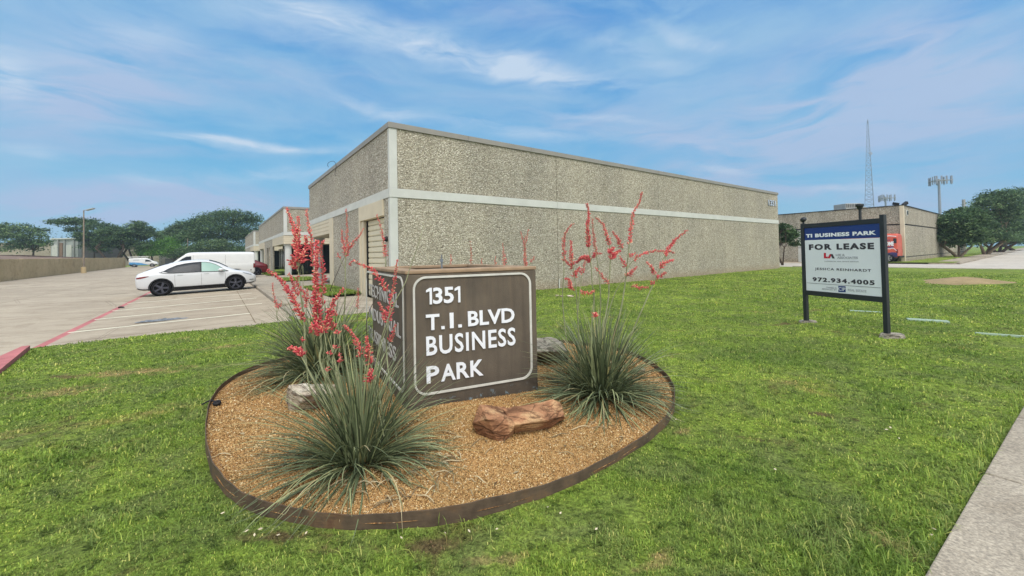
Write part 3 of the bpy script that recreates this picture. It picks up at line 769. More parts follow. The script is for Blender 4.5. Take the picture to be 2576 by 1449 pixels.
# number on the east end of the long wall
FONTS = {}
def text_mesh(s, bold=0.0, extrude=0.0, spacing=1.0):
    cu_ = bpy.data.curves.new('t', 'FONT'); cu_.body = s; cu_.size = 1; cu_.offset = bold; cu_.extrude = extrude
    cu_.space_character = spacing; cu_.resolution_u = 3
    o = bpy.data.objects.new('t', cu_); COL.objects.link(o)
    dg = bpy.context.evaluated_depsgraph_get(); me = bpy.data.meshes.new_from_object(o.evaluated_get(dg))
    bpy.data.objects.remove(o); bpy.data.curves.remove(cu_)
    return me
def lettering(parent, s, origin, right, up, width, height, mat, bold=.02, depth=.01, off=.002, spacing=1.0, name='lettering', skew=None):
    """text whose bounding box is exactly width x height at origin (bottom left), raised along the surface normal"""
    me = text_mesh(s, bold, .5, spacing)
    n = len(me.vertices); a = np.empty(n*3, dtype=np.float32); me.vertices.foreach_get('co', a); a = a.reshape(-1, 3)
    mn = a.min(0); mx = a.max(0)
    r = Vector(right).normalized(); upv = Vector(up).normalized(); nn = r.cross(upv).normalized()
    fx = (a[:,0]-mn[0])/(mx[0]-mn[0]); fy = (a[:,1]-mn[1])/(mx[1]-mn[1]); fz = (a[:,2]-mn[2])/(mx[2]-mn[2])
    out = np.array(origin) + np.outer(fx*width, r) + np.outer(fy*height, upv) + np.outer(off+fz*depth, nn)
    me.vertices.foreach_set('co', out.astype(np.float32).ravel()); me.update()
    me.materials.clear(); me.name = name
    return link_mesh(name, me, mat, parent)
w0 = UV(0, 13.0, 0)
pA = on_plane(1932, 516.5, w0, E2); pB = on_plane(1949.5, 503.5, w0, E2)
ua = uv_of(pA)[0]; ub = uv_of(pB)[0]
lettering(b1, '1351', UV(ua+.05, 13.0, 4.90), E1, (0, 0, 1), ub-ua, .44, simple('numeral_shade', srgb(52, 54, 62), .6), .03, .03)  # dark shifted copy behind the numerals, standing in for their shaded side
lettering(b1, '1351', UV(ua, 12.965, 4.92), E1, (0, 0, 1), ub-ua, .44, simple('pale_blue_numerals', srgb(176, 188, 206), .5), .02, .02)
# small black wall bell beside the roller door + loose cable on roof edge
wb = MB(); q = on_plane(967, 602, UV(4.6, 0), E1); cu_, cv_ = uv_of(q)
Mx = UVM @ Matrix.Translation((4.6, 13.34, q.z)) @ Matrix.Rotation(R(-90), 4, 'Y')
wb.lathe([(.09, -.01), (.095, .03), (.07, .09), (.03, .11)], Mx, 18)
tag(wb.build('wall_bell', M['trim'], smooth=True), 'small dark round alarm bell on the pebble wall right of the roller door', 'bell')
cb = MB(); pts = []
for i in range(22):
    t = i/21; pts.append(UV(4.50-.05*math.sin(t*9), 21.6-2.0*t+.25*math.sin(t*8), 6.12+.18*math.sin(t*5.5)-1.1*max(0, t-.45)))
cb.tube(pts, .011, 5); tag(cb.build('loose_cable', M['trim']), 'thin loose cable curling over the roof edge of the nearest warehouse', 'cable')
# white downpipe stub on wall joint
sp = MB(); sp.tube([UV(12.1, 12.95, .0), UV(12.1, 12.95, .42)], .03, 8); tag(sp.build('pipe_stub', M['band']), 'short white pipe at the foot of the pebble wall joint', 'pipe')
# ================================================================= MONUMENT SIGN
ZM = 1.455
def C5(x, y): return ((x/2.07+1300)*.63889, (y/2.07+950)*.63889)
mFL = Vector((-1.035, 3.87, 0)); mFR = Vector((.262, 4.46, 0)); sd = Vector((-.85, 1.49, 0))
mBL = mFL + sd; mBR = mFR + sd
mon = thing('monument_sign', 'brown square monument sign block with white raised lettering standing in the gravel bed', 'sign', (mFL+mBR)/2)
wd = (mFR-mFL).normalized(); sdn = sd.normalized()
nF = wd.cross(Vector((0, 0, 1))); nL = (-sdn).cross(Vector((0, 0, 1)))
def inset(c, a, b, t):  # move corner inward along both sides
    return c + wd*a*t + sdn*b*t
T = .15
oc = [mFL, mFR, mBR, mBL]; ic = [inset(mFL, 1, 1, T), inset(mFR, -1, 1, T), inset(mBR, -1, -1, T), inset(mBL, 1, -1, T)]
up = Vector((0, 0, 1))
bm = bmesh.new()
def ring(pts, z): return [bm.verts.new(p + up*z) for p in pts]
r0 = ring(oc, -.1); r1 = ring(oc, ZM-.045); r2 = ring(ic, ZM-.045); r3 = ring(ic, .3)
for a, b in ((r0, r1), (r1, r2), (r2, r3)):
    for i in range(4): bm.faces.new((a[i], a[(i+1) % 4], b[(i+1) % 4], b[i]))
bm.faces.new(r3)
bmesh.ops.recalc_face_normals(bm, faces=bm.faces[:])
me = bpy.data.meshes.new('wall'); bm.to_mesh(me); bm.free()
bo = link_mesh('block', me, M['monu'], mon)
bv = bo.modifiers.new('b', 'BEVEL'); bv.width = .012; bv.segments = 2
# cap: slightly proud, cracked chamfered lip
bm = bmesh.new(); e = .006
oo = [inset(mFL, -1, -1, e), inset(mFR, 1, -1, e), inset(mBR, 1, 1, e), inset(mBL, -1, 1, e)]
ii = [inset(mFL, 1, 1, T+e), inset(mFR, -1, 1, T+e), inset(mBR, -1, -1, T+e), inset(mBL, 1, -1, T+e)]
q0 = ring(oo, ZM-.043); q1 = ring(oo, ZM-.005); q2 = ring(ii, ZM); q3 = ring(ii, ZM-.043)
for a, b in ((q0, q1), (q1, q2), (q2, q3), (q3, q0)):
    for i in range(4): bm.faces.new((a[i], a[(i+1) % 4], b[(i+1) % 4], b[i]))
bmesh.ops.recalc_face_normals(bm, faces=bm.faces[:])
me = bpy.data.meshes.new('cap'); bm.to_mesh(me); bm.free()
co = link_mesh('cap', me, M['moncap'], mon); bv = co.modifiers.new('b', 'BEVEL'); bv.width = .01; bv.segments = 2
def fsz(px, face):  # pixel (D) -> (s,z) on a face
    if face == 'F': p = on_plane(*px, mFL, nF); return (p-mFL).dot(wd), p.z
    p = on_plane(*px, mBL, nL); return (p-mBL).dot(-sdn), p.z
def face_text(s, bl, tr, face, bold=.035, depth=.011, htop=None, flat=None, spacing=1.0):
    s0, z0 = fsz(C5(*bl), face); s1, z1 = fsz(C5(*tr), face)
    if flat is not None: z0, z1 = flat
    o = mFL if face == 'F' else mBL; d = wd if face == 'F' else -sdn
    return lettering(mon, s, o + d*s0 + up*z0, d, up, s1-s0, z1-z0, M['letter'], bold, depth, .001, spacing)
a_, zb = fsz(C5(783, 516), 'F'); a_, zt = fsz(C5(783, 381), 'F')
def numeral_one(x0, x1):
    a, _ = fsz(C5(x0, 450), 'F'); b, _ = fsz(C5(x1, 450), 'F'); w = b-a; t = .022
    m = MB(); P = [(b-t*1.05, zb), (b, zb), (b, zt), (b-t*.85, zt), (a, zt-.022), (a, zt-.044), (b-t*1.05, zt-.032)]
    m.prism([mFL+wd*s+up*z for s, z in P], nF*.012); m.build('lettering', M['letter'], mon)
numeral_one(781, 828); numeral_one(1013, 1059)
face_text('3', (838, 508), (912, 372), 'F', .024, flat=(zb, zt)); face_text('5', (926, 508), (1004, 372), 'F', .024, flat=(zb, zt))
s_, zb = fsz(C5(783, 727), 'F'); s_, zt = fsz(C5(888, 590), 'F')
for ch, x0, x1, yb, yt in (('T', 780, 888, 727, 590), ('I', 974, 1003, 702, 572), ('BLVD', 1122, 1498, 668, 528)):
    o = face_text(ch, (x0, yb), (x1, yt), 'F', .024, flat=(zb, zt))
for x0, x1 in ((903, 930), (1042, 1070)):
    s0, _ = fsz(C5(x0, 700), 'F'); s1, _ = fsz(C5(x1, 700), 'F')
    m = MB(); P = [mFL+wd*s0+up*zb, mFL+wd*s1+up*zb, mFL+wd*s1+up*(zb+.028), mFL+wd*s0+up*(zb+.028)]
    m.prism([p - nF*.0 for p in P], nF*.018); m.build('lettering', M['letter'], mon)
face_text('BUSINESS', (783, 934), (1506, 700), 'F', .016, spacing=1.1)
s_, pz0 = fsz(C5(785, 1160), 'F'); _, pz1 = fsz(C5(785, 1022), 'F')
for ch, x0, x1 in (('P', 785, 886), ('A', 903, 1020), ('R', 1030, 1132), ('K', 1143, 1246)):
    face_text(ch, (x0, 1150), (x1, 1000), 'F', .024, flat=(pz0, pz1))
def rrect(s0, s1, z0, z1, r, n=8):
    pts = []
    for cx_, cz_, a0 in ((s1-r, z0+r, -90), (s1-r, z1-r, 0), (s0+r, z1-r, 90), (s0+r, z0+r, 180)):
        for k in range(n+1):
            t = R(a0 + 90*k/n); pts.append((cx_+r*math.cos(t), cz_+r*math.sin(t)))
    return pts
def border(face, s0, s1, z0, z1, r, w, parent=None):
    o = mFL if face == 'F' else mBL; d = wd if face == 'F' else -sdn; nn = nF if face == 'F' else nL
    A = rrect(s0, s1, z0, z1, r); B = rrect(s0+w, s1-w, z0+w, z1-w, r-w); n = len(A)
    vs = []
    for (a, b), (c, e_) in zip(A, B):
        vs += [o+d*a+up*b, o+d*(a+w*.15)+up*b+nn*.012, o+d*c+up*e_+nn*.012, o+d*c+up*e_]
    fs = []
    for i in range(n):
        j = (i+1) % n
        for k in range(3): fs.append((4*i+k, 4*j+k, 4*j+k+1, 4*i+k+1))
    m = MB(); m.add(vs, fs); return m.build('border_moulding', M['border'], mon)
s0, _ = fsz(C5(676, 700), 'F'); s1, _ = fsz(C5(1637, 600), 'F'); _, z1 = fsz(C5(1200, 268), 'F'); _, z0 = fsz(C5(1200, 1186), 'F')
border('F', s0, s1, z0, z1, .13, .021)
fs0, _ = fsz(C5(300, 600), 'L'); fs1, _ = fsz(C5(603, 600), 'L')
border('L', fs0, fs1, z0, z1, .13, .021)
for s, x0, x1, yl0, yl1 in (('TECHNICAL', 320, 560, 440, 345), ('INDUSTRIAL', 320, 576, 615, 528), ('BUSINESS', 318, 538, 780, 688), ('PARK', 318, 425, 960, 888)):
    a, zA = fsz(C5(x0, yl0), 'L'); _, zB = fsz(C5(x0, yl1), 'L'); b, _ = fsz(C5(x1, yl0), 'L')
    lettering(mon, s, mBL - sdn*a + up*zA, -sdn, up, b-a, (zB-zA), M['lettergrey'], .008, .006, .001)
# hose-bib pipe inside the hollow
pp = MB(); c = ic[3] + (ic[2]-ic[3])*.62 - sdn*.15
pp.tube([c+up*.3, c+up*1.50], .012, 8); pp.tube([c+up*1.50, c+up*1.53], .02, 8); pp.tube([c+up*1.53, c+up*1.60], [.008, .006], 6); pp.tube([c+up*1.535+wd*-.02, c+up*1.535+wd*.02], .007, 6)
tag(pp.build('sprinkler_riser', M['plastic_grey']), 'thin grey sprinkler pipe poking out of the hollow top of the brown monument', 'pipe')

# ================================================================= ROCKS
def hull_rock(name, blobs, mat, label, cat='rock', sub=3, amp=.016, seed=0, bev=.008):
    bm = bmesh.new()
    for pts in blobs:
        vs = [bm.verts.new(p) for p in pts]
        r = bmesh.ops.convex_hull(bm, input=vs)
        junk = [g for g in r['geom_interior'] if isinstance(g, bmesh.types.BMVert)]
        if junk: bmesh.ops.delete(bm, geom=junk, context='VERTS')
    bmesh.ops.triangulate(bm, faces=bm.faces[:])
    bmesh.ops.bevel(bm, geom=bm.edges[:], offset=bev, segments=1, profile=.6, affect='EDGES')
    for _ in range(sub):
        bmesh.ops.subdivide_edges(bm, edges=[e for e in bm.edges if e.calc_length() > .022], cuts=1, use_grid_fill=False)
        bmesh.ops.triangulate(bm, faces=bm.faces[:])
    bm.normal_update()
    for v in bm.verts:
        p = v.co*6 + Vector((seed, seed*2, 0)); d = noise.fractal(p, 1.0, 2.0, 5)
        lay = math.sin(v.co.z*70 + noise.noise(v.co*4+Vector((seed, 0, 0)))*6)
        v.co += v.normal*(amp*d + amp*.18*lay)
    me = bpy.data.meshes.new(name); bm.to_mesh(me); bm.free()
    o = link_mesh(name, me, mat, None, smooth=False)
    return tag(o, label, cat)
def pxp(x, y, z): p = on_z(x, y, z); return p
def C2(x, y): return ((x/2.013+1700)*.63889, (y/2.013+1400)*.63889)
def rp(x, y, z): return pxp(*C2(x, y), z)
zb_ = .05
# red sandstone: tall wedge at the left, low slab to the right
left_chunk = [rp(380, 385, .30), rp(325, 530, .2), rp(440, 500, .27), rp(640, 510, .24), rp(655, 560, .20), rp(570, 470, .26),
              rp(330, 560, .12), rp(385, 665, .03), rp(545, 722, .03), rp(650, 640, .05), rp(655, 520, .16), rp(400, 470, .05), rp(600, 410, .05)]
slab_ = [rp(560, 420, .26), rp(650, 510, .23), rp(700, 400, .22), rp(860, 410, .23), rp(960, 350, .27), rp(1020, 380, .25), rp(1050, 480, .17), rp(1050, 500, .06),
         rp(930, 590, .04), rp(835, 612, .04), rp(660, 640, .04), rp(650, 555, .2), rp(820, 520, .2), rp(1000, 430, .05), rp(700, 430, .05), rp(930, 510, .2)]
hull_rock('boulder', [left_chunk, slab_], M['rockred'], 'reddish brown sandstone boulder lying on the gravel in front of the brown sign', seed=2, amp=.011, bev=.004)
def C1(x, y): return ((x/1.958+780)*.63889, (y/1.958+1380)*.63889)
def lp(x, y, z): return pxp(*C1(x, y), z)
hull_rock('boulder', [[lp(700, 262, .30), lp(840, 252, .31), lp(1060, 270, .31), lp(1085, 320, .28), lp(850, 350, .27), lp(730, 330, .26), lp(690, 290, .27),
                       lp(670, 400, .05), lp(700, 490, .03), lp(830, 480, .03), lp(1070, 420, .05), lp(1080, 350, .05), lp(720, 330, .05)]],
          M['rockpale'], 'pale banded boulder at the left of the bed, half behind the front yucca', seed=5)
def C5r(x, y): return C5(x, y)
hull_rock('boulder', [[pxp(*C5(1640, 800), .36), pxp(*C5(1800, 775), .38), pxp(*C5(1900, 830), .36), pxp(*C5(1930, 900), .28), pxp(*C5(1660, 960), .05), pxp(*C5(1800, 985), .04), pxp(*C5(1950, 970), .05), pxp(*C5(1620, 900), .3), pxp(*C5(1800, 850), .35), pxp(*C5(1700, 870), .05)]],
          M['rockgrey'], 'grey lichened boulder just right of the brown sign behind the yucca leaves', seed=9)
hull_rock('boulder', [[rp(1560, 120, .12), rp(1640, 85, .14), rp(1700, 110, .12), rp(1690, 140, .04), rp(1570, 150, .04), rp(1640, 150, .05)]],
          M['rockpale'], 'small tan stone near the right end of the gravel bed behind the yucca', seed=11, amp=.01)

# ================================================================= YUCCAS
def leaves_np(c, n, L, seed, th_lo=8, th_hi=86, wid=.0095, base_r=.10, dead=.04, pw=1.15, outer=.22):
    r = np.random.default_rng(seed); S = 8
    az = r.uniform(0, 2*PI, n); q = r.uniform(0, 1, n)**pw
    th = np.radians(th_hi - (th_hi-th_lo)*q) + r.normal(0, .06, n)
    ln = L*(.66+.42*r.random(n))*(1.0-outer*q)
    droop = (.30+1.1*q)*(.6+.8*r.random(n))
    cr = r.uniform(0, base_r, n)
    P = np.zeros((n, S+1, 3)); P[:,0,0] = c[0]+cr*np.cos(az+r.normal(0, .3, n)); P[:,0,1] = c[1]+cr*np.sin(az+r.normal(0, .3, n)); P[:,0,2] = c[2]-.02
    a = az.copy(); el = th.copy(); ds = ln/S; tw = r.normal(0, .05, n)
    for k in range(S):
        P[:,k+1,0] = P[:,k,0]+ds*np.cos(el)*np.cos(a); P[:,k+1,1] = P[:,k,1]+ds*np.cos(el)*np.sin(a); P[:,k+1,2] = P[:,k,2]+ds*np.sin(el)
        el = el - droop/S*(.35+1.5*(k/S)); a = a+tw
        low = bed_z(P[:,k+1,0], P[:,k+1,1])+.015
        hit = P[:,k+1,2] < low; P[:,k+1,2] = np.where(hit, low, P[:,k+1,2]); el = np.where(hit, np.maximum(el, -.02), el)
    w = wid*(.7+.6*r.random(n))
    V = np.zeros((n, S+1, 3, 3)); 
    T = np.gradient(P, axis=1); T /= np.linalg.norm(T, axis=2, keepdims=True)+1e-9
    side = np.stack([-np.sin(az), np.cos(az), np.zeros(n)], 1)[:,None,:]*np.ones((1, S+1, 1))
    nrm = np.cross(T, side); 
    prof = np.array([1.0, 1.1, 1.05, 1.0, .92, .8, .62, .4, .08])
    W = w[:,None]*prof[None,:]
    V[:,:,0] = P - side*W[:,:,None]*.5; V[:,:,1] = P - np.sign(nrm[:,:,2:3]+1e-9)*nrm*W[:,:,None]*.28; V[:,:,2] = P + side*W[:,:,None]*.5
    idx = np.arange(n*(S+1)*3).reshape(n, S+1, 3)
    f = []
    for k in range(S):
        for j in range(2): f.append(np.stack([idx[:,k,j], idx[:,k,j+1], idx[:,k+1,j+1], idx[:,k+1,j]], 1))
    Fq = np.concatenate(f).ravel()
    rv = r.random(n)*.9; rv = np.where(r.random(n) < dead, .97, rv)
    rnd = np.repeat(rv, (S+1)*3) + np.tile(np.repeat(np.linspace(-.06, .05, S+1), 3), n)
    return V.reshape(-1, 3), Fq, np.clip(rnd, 0, 1)
BLO = []   # bloom prototypes: short flared tube
def blooms(parent, path, rad, dens, seed):
    """coral tube flowers crowded round a stem path (world points, arc sampled)"""
    r = np.random.default_rng(seed)
    path = np.array([tuple(p) for p in path]); d = np.diff(path, axis=0); L = np.linalg.norm(d, axis=1); tot = L.sum()
    n = max(5, int(tot*dens*.55)); s = (np.arange(n)+r.random(n))/n*tot; cum = np.concatenate([[0], np.cumsum(L)])
    i = np.clip(np.searchsorted(cum, s)-1, 0, len(L)-1); t = (s-cum[i])/L[i]; C = path[i]+d[i]*t[:,None]
    T = d[i]/L[i][:,None]
    a = r.uniform(0, 2*PI, n); ref = np.tile([.3, .9, .1], (n, 1)); A = np.cross(T, ref); A /= np.linalg.norm(A, axis=1)[:,None]; B = np.cross(T, A)
    rad_dir = A*np.cos(a)[:,None]+B*np.sin(a)[:,None]
    D = rad_dir*.85+T*r.uniform(.1, .9, n)[:,None]+r.normal(0, .15, (n, 3)); D /= np.linalg.norm(D, axis=1)[:,None]
    taper = np.clip(1.2-s/tot, .40, 1)*(.7+.6*r.random(n))
    ln = (.020+.022*r.random(n))*taper*rad; w = (.0038+.0026*r.random(n))*np.sqrt(rad)
    X = np.cross(D, T); X /= np.linalg.norm(X, axis=1)[:,None]+1e-9; Y = np.cross(D, X)
    base = C+rad_dir*.003
    V = np.zeros((n, 9, 3)); K = 4
    for k in range(K):
        ca, sa = math.cos(PI/2*k), math.sin(PI/2*k)
        V[:,k] = base+(X*ca+Y*sa)*(w*.45)[:,None]
        V[:,4+k] = base+D*(ln*.62)[:,None]+(X*ca+Y*sa)*w[:,None]
    V[:,8] = base+D*ln[:,None]
    o = (np.arange(n)*9)[:,None]
    f = []
    for k in range(K):
        j = (k+1) % K
        f.append(np.stack([o[:,0]+k, o[:,0]+j, o[:,0]+4+j], 1)); f.append(np.stack([o[:,0]+k, o[:,0]+4+j, o[:,0]+4+k], 1)); f.append(np.stack([o[:,0]+4+k, o[:,0]+4+j, o[:,0]+8], 1))
    rv = np.clip(r.beta(2, 2.6, n), 0, 1); rnd = np.repeat(rv, 9)+np.tile([0]*4+[.12]*4+[.3], n)
    np_mesh('blossoms', V.reshape(-1, 3), np.concatenate(f).ravel(), 3, M['bloom'], parent, {'rnd': np.clip(rnd, 0, 1)})
def smooth_path(pts, k=5):
    P = [Vector(p) for p in pts]
    if len(P) < 3: return [P[0].lerp(P[-1], i/6) for i in range(7)]
    out = []
    for i in range(len(P)-1):
        p0 = P[max(0, i-1)]; p1 = P[i]; p2 = P[i+1]; p3 = P[min(len(P)-1, i+2)]
        for j in range(k):
            t = j/k; out.append(.5*((2*p1)+(p2-p0)*t+(2*p0-5*p1+4*p2-p3)*t*t+(3*p1-p0-3*p2+p3)*t**3))
    out.append(P[-1]); return out
def C3(x, y): return ((x/2.07+980)*.63889, (y/2.07+780)*.63889)
def C4(x, y): return ((x/2.499+2000)*.63889, (y/2.499+720)*.63889)
sk = [0]
def stalk(parent, cv, pts, depth, flower=(), base=None, r0=.009, mat='stem', bend=0.0, dens=620, rad=1.0):
    """pts in crop pixels from bottom to top; depth = distance along y; flower = [(i0,i1)] point index ranges that bloom"""
    sk[0] += 1; rr = random.Random(sk[0])
    P = [at_y(*cv(x, y), depth + bend*i/(len(pts)-1) + rr.uniform(-.02, .02)) for i, (x, y) in enumerate(pts)]
    off = 0
    if base is not None: P = [Vector(base)] + P; off = 1
    K = 5; S = smooth_path(P, K) if len(P) > 2 else smooth_path(P)
    n = len(S); m = MB(); m.tube(S, [r0*(1-.72*i/(n-1)) for i in range(n)], 6)
    o = m.build('flower_stalk', M[mat], parent, smooth=True)
    for (a, b) in flower:
        a2 = int(round((a+off)*K)) if len(P) > 2 else int(round(a*6)); b2 = int(round((b+off)*K)) if len(P) > 2 else int(round(b*6))
        seg = S[max(0, a2):min(n, b2+1)]
        if len(seg) > 1: blooms(o, seg, rad, dens, sk[0]*13+7)
    return o
def yucca(loc, n, L, seed, label, **kw):
    z = float(bed_z(loc[0], loc[1])); t = thing('red_yucca', label, 'plant', (loc[0], loc[1], z), 'flowering red yuccas in the gravel bed')
    V, Fq, rnd = leaves_np((loc[0], loc[1], z), n, L, seed, **kw)
    np_mesh('leaves', V, Fq, 4, M['yucca'], t, {'rnd': rnd}, smooth=True)
    return t
pF = on_z(905, 1150, .09); pR = on_z(1512, 985, .09); pB = on_z(812, 930, .09)
yF = yucca((pF.x, pF.y), 580, 1.0, 21, 'large red yucca nearest the camera, its grey green leaves spilling over the steel edging', base_r=.13, wid=.0115, th_hi=89, th_lo=4, outer=.24, pw=1.0)
yR = yucca((pR.x, pR.y), 680, 1.0, 22, 'round red yucca clump right of the brown sign with tall coral flower spikes', base_r=.17, wid=.014, th_hi=86, th_lo=-6, outer=.12, pw=.95)
yB = yucca((pB.x, pB.y), 760, 1.15, 23, 'red yucca clump at the back left of the bed behind the pale boulder', base_r=.2, wid=.016, th_lo=0, outer=.1, pw=.9)
pH = (-.15, 6.5)
yH = yucca(pH, 380, 1.1, 24, 'red yucca hidden behind the brown sign with only leaf tips and spikes showing', base_r=.15, wid=.013)
dF = pF.y; bF = (pF.x, pF.y, .15)
# front clump
stalk(yF, C3, [(600, 1400), (592, 1200), (567, 1000), (548, 800), (548, 600), (553, 470), (556, 350)], dF+.05, [(1.3, 6)], bF, .010, dens=1400, rad=1.3)
stalk(yF, C3, [(560, 1130), (480, 1000), (420, 940), (345, 800), (250, 655), (150, 590)], dF+.05, [(1.2, 5)], None, .005, dens=850, rad=1.1)
stalk(yF, C3, [(575, 1150), (640, 1010), (675, 870), (720, 800), (775, 740)], dF+.02, [(0.4, 4)], None, .006, dens=800, rad=1.1)
stalk(yF, C3, [(572, 1080), (520, 1040), (500, 1100)], dF+.02, [(0.2, 2)], None, .004, dens=900, rad=1.0)
stalk(yF, C3, [(480, 1400), (458, 1100), (425, 800), (405, 600), (402, 400), (403, 150)], dF+.3, [(3.8, 5)], (pF.x-.03, pF.y+.05, .15), .010, dens=750)
stalk(yF, C3, [(405, 600), (378, 430), (375, 270), (340, 170), (306, 80)], dF+.3, [(1, 4)], None, .005, dens=750)
stalk(yF, C3, [(408, 560), (440, 480), (470, 400), (460, 310)], dF+.3, [(.5, 3)], None, .005, dens=900, rad=1.3)
stalk(yF, C3, [(404, 600), (370, 540), (350, 460)], dF+.3, [(.5, 2)], None, .004, dens=800)
stalk(yF, C3, [(390, 580), (350, 540), (320, 500)], dF+.3, [(.5, 2)], None, .003, dens=700)
stalk(yF, C3, [(410, 520), (395, 470), (385, 330)], dF+.28, [(.2, 2)], None, .004, dens=950, rad=1.1)
stalk(yF, C3, [(440, 1000), (440, 560), (415, 640)], dF+.28, [], None, .004)
stalk(yF, C3, [(560, 900), (525, 560), (510, 350), (490, 230), (468, 95)], dF+.25, [(1, 4)], None, .005, dens=600, rad=.9)
stalk(yF, C3, [(620, 900), (600, 800), (612, 640), (585, 420), (610, 350)], dF+.1, [(.5, 4)], None, .004, dens=520)
stalk(yF, C3, [(690, 1400), (740, 1180), (715, 1000), (690, 860)], dF+.1, [(2.2, 3)], (pF.x+.08, pF.y, .15), .008, dens=500)
stalk(yF, C3, [(620, 1400), (690, 1250), (690, 1080), (640, 900)], dF+.1, [(2, 3)], (pF.x+.04, pF.y, .15), .008, dens=700)
stalk(yF, C3, [(400, 800), (370, 720), (340, 640), (320, 620)], dF+.2, [(0, 3)], None, .004, dens=600)
stalk(yF, C3, [(470, 850), (440, 770), (395, 700), (395, 630)], dF+.2, [(0, 3)], None, .004, dens=400)
stalk(yF, C3, [(1030, 1500), (990, 1350), (970, 1240), (958, 1130)], dF+.15, [(1, 3)], (pF.x+.2, pF.y+.05, .15), .007, dens=900, rad=1.2)
stalk(yF, C3, [(960, 1420), (915, 1300), (890, 1200), (830, 1090), (770, 1040)], dF+.12, [(1, 4)], (pF.x+.15, pF.y, .15), .007, dens=800, rad=1.1)
stalk(yF, C3, [(1020, 1560), (990, 1460), (1000, 1395)], dF, [(.4, 2)], (pF.x+.2, pF.y-.02, .2), .006, dens=1100, rad=1.3)
stalk(yF, C3, [(430, 1295), (395, 1240), (350, 1215), (325, 1235)], dF, [(0, 3)], (pF.x-.15, pF.y, .3), .005, dens=1300, rad=1.3)
stalk(yF, C3, [(1125, 1300), (1130, 1100), (1150, 900), (1175, 760), (1195, 620), (1212, 505)], dF+.45, [(1.5, 5)], (pF.x+.25, pF.y+.1, .15), .008, dens=520)
stalk(yF, C3, [(1130, 760), (1080, 680), (1010, 590), (930, 550), (850, 510), (825, 545)], dF+.4, [(0, 5)], None, .005, dens=620)
stalk(yF, C3, [(1125, 1010), (1090, 920), (1060, 850)], dF+.45, [(.2, 2)], None, .004, dens=750)
stalk(yF, C3, [(1130, 1170), (1170, 1120), (1195, 1030)], dF+.45, [(.2, 2)], None, .004, dens=650)
stalk(yF, C3, [(1040, 1350), (1170, 900), (1270, 700), (1310, 580), (1380, 380), (1425, 225)], dF+.3, [], (pF.x+.2, pF.y+.05, .15), .006, 'stem')
stalk(yF, C3, [(1000, 1400), (960, 1000), (1080, 750), (1180, 630)], dF+.3, [], (pF.x+.1, pF.y+.05, .15), .005, 'stemdark')
for i, (x, y) in enumerate(((700, 1215), (745, 1290), (745, 1330), (655, 1270), (430, 1160), (640, 1400), (720, 1100))):
    stalk(yF, C3, [(x+8, y+50), (x+3, y+15), (x, y-20)], dF-.05, [(1, 2)], None, .003, dens=500)
for i, (x0, x1, x2, yt) in enumerate(((520, 470, 450, 1100), (720, 735, 745, 1100), (820, 790, 740, 960), (640, 650, 600, 1000), (560, 600, 640, 1060), (900, 850, 800, 1180), (760, 700, 665, 1120))):
    stalk(yF, C3, [(x0, 1600), (x1, 1350), (x2, yt)], dF+.08*(i % 3), [], (pF.x+.03*(i-3), pF.y, .15), .008)
# back-left clump (spikes rising against the building)
dB = pB.y; bB = (pB.x, pB.y, .15)
stalk(yB, C3, [(775, 1000), (785, 800), (787, 480), (797, 350), (800, 220), (790, 90)], dB+.2, [(2, 5)], (pB.x+.3, pB.y, .15), .011, dens=420)
stalk(yB, C3, [(787, 470), (820, 410), (870, 340), (905, 300), (938, 248)], dB+.2, [(.8, 4)], None, .006, dens=420, rad=1.1)
stalk(yB, C3, [(785, 460), (775, 400), (762, 330), (757, 258)], dB+.2, [(.2, 3)], None, .005, dens=450, rad=1.1)
stalk(yB, C3, [(788, 480), (806, 440), (818, 360)], dB+.2, [(.2, 2)], None, .005, dens=420)
stalk(yB, C3, [(785, 580), (755, 520), (735, 480), (722, 448)], dB+.2, [(1.5, 3)], None, .005, dens=450)
stalk(yB, C3, [(660, 760), (690, 680), (760, 520), (800, 440)], dB+.2, [], None, .006, 'stemdark')
stalk(yB, C3, [(880, 1100), (883, 900), (888, 800), (893, 735)], dB+.1, [(1, 3)], (pB.x+.35, pB.y, .15), .006, dens=350)
stalk(yB, C3, [(1120, 640), (1112, 480), (1092, 330), (1072, 230), (1043, 135)], dB-.2, [(1, 4)], None, .007, dens=420)
stalk(yB, C3, [(233, 985), (228, 900), (205, 800), (192, 690)], dB-.2, [(1, 3)], (pB.x-.4, pB.y-.1, .15), .006, dens=380, rad=.9)
stalk(yB, C3, [(232, 930), (250, 880), (265, 838)], dB-.2, [(.6, 2)], None, .004, dens=350, rad=.9)
stalk(yB, C3, [(470, 1100), (470, 900), (465, 830), (478, 735)], dB, [(1, 3)], bB, .006, dens=380)
stalk(yB, C3, [(530, 1100), (520, 900), (490, 800), (470, 740)], dB, [(1.2, 3)], bB, .006, dens=350)
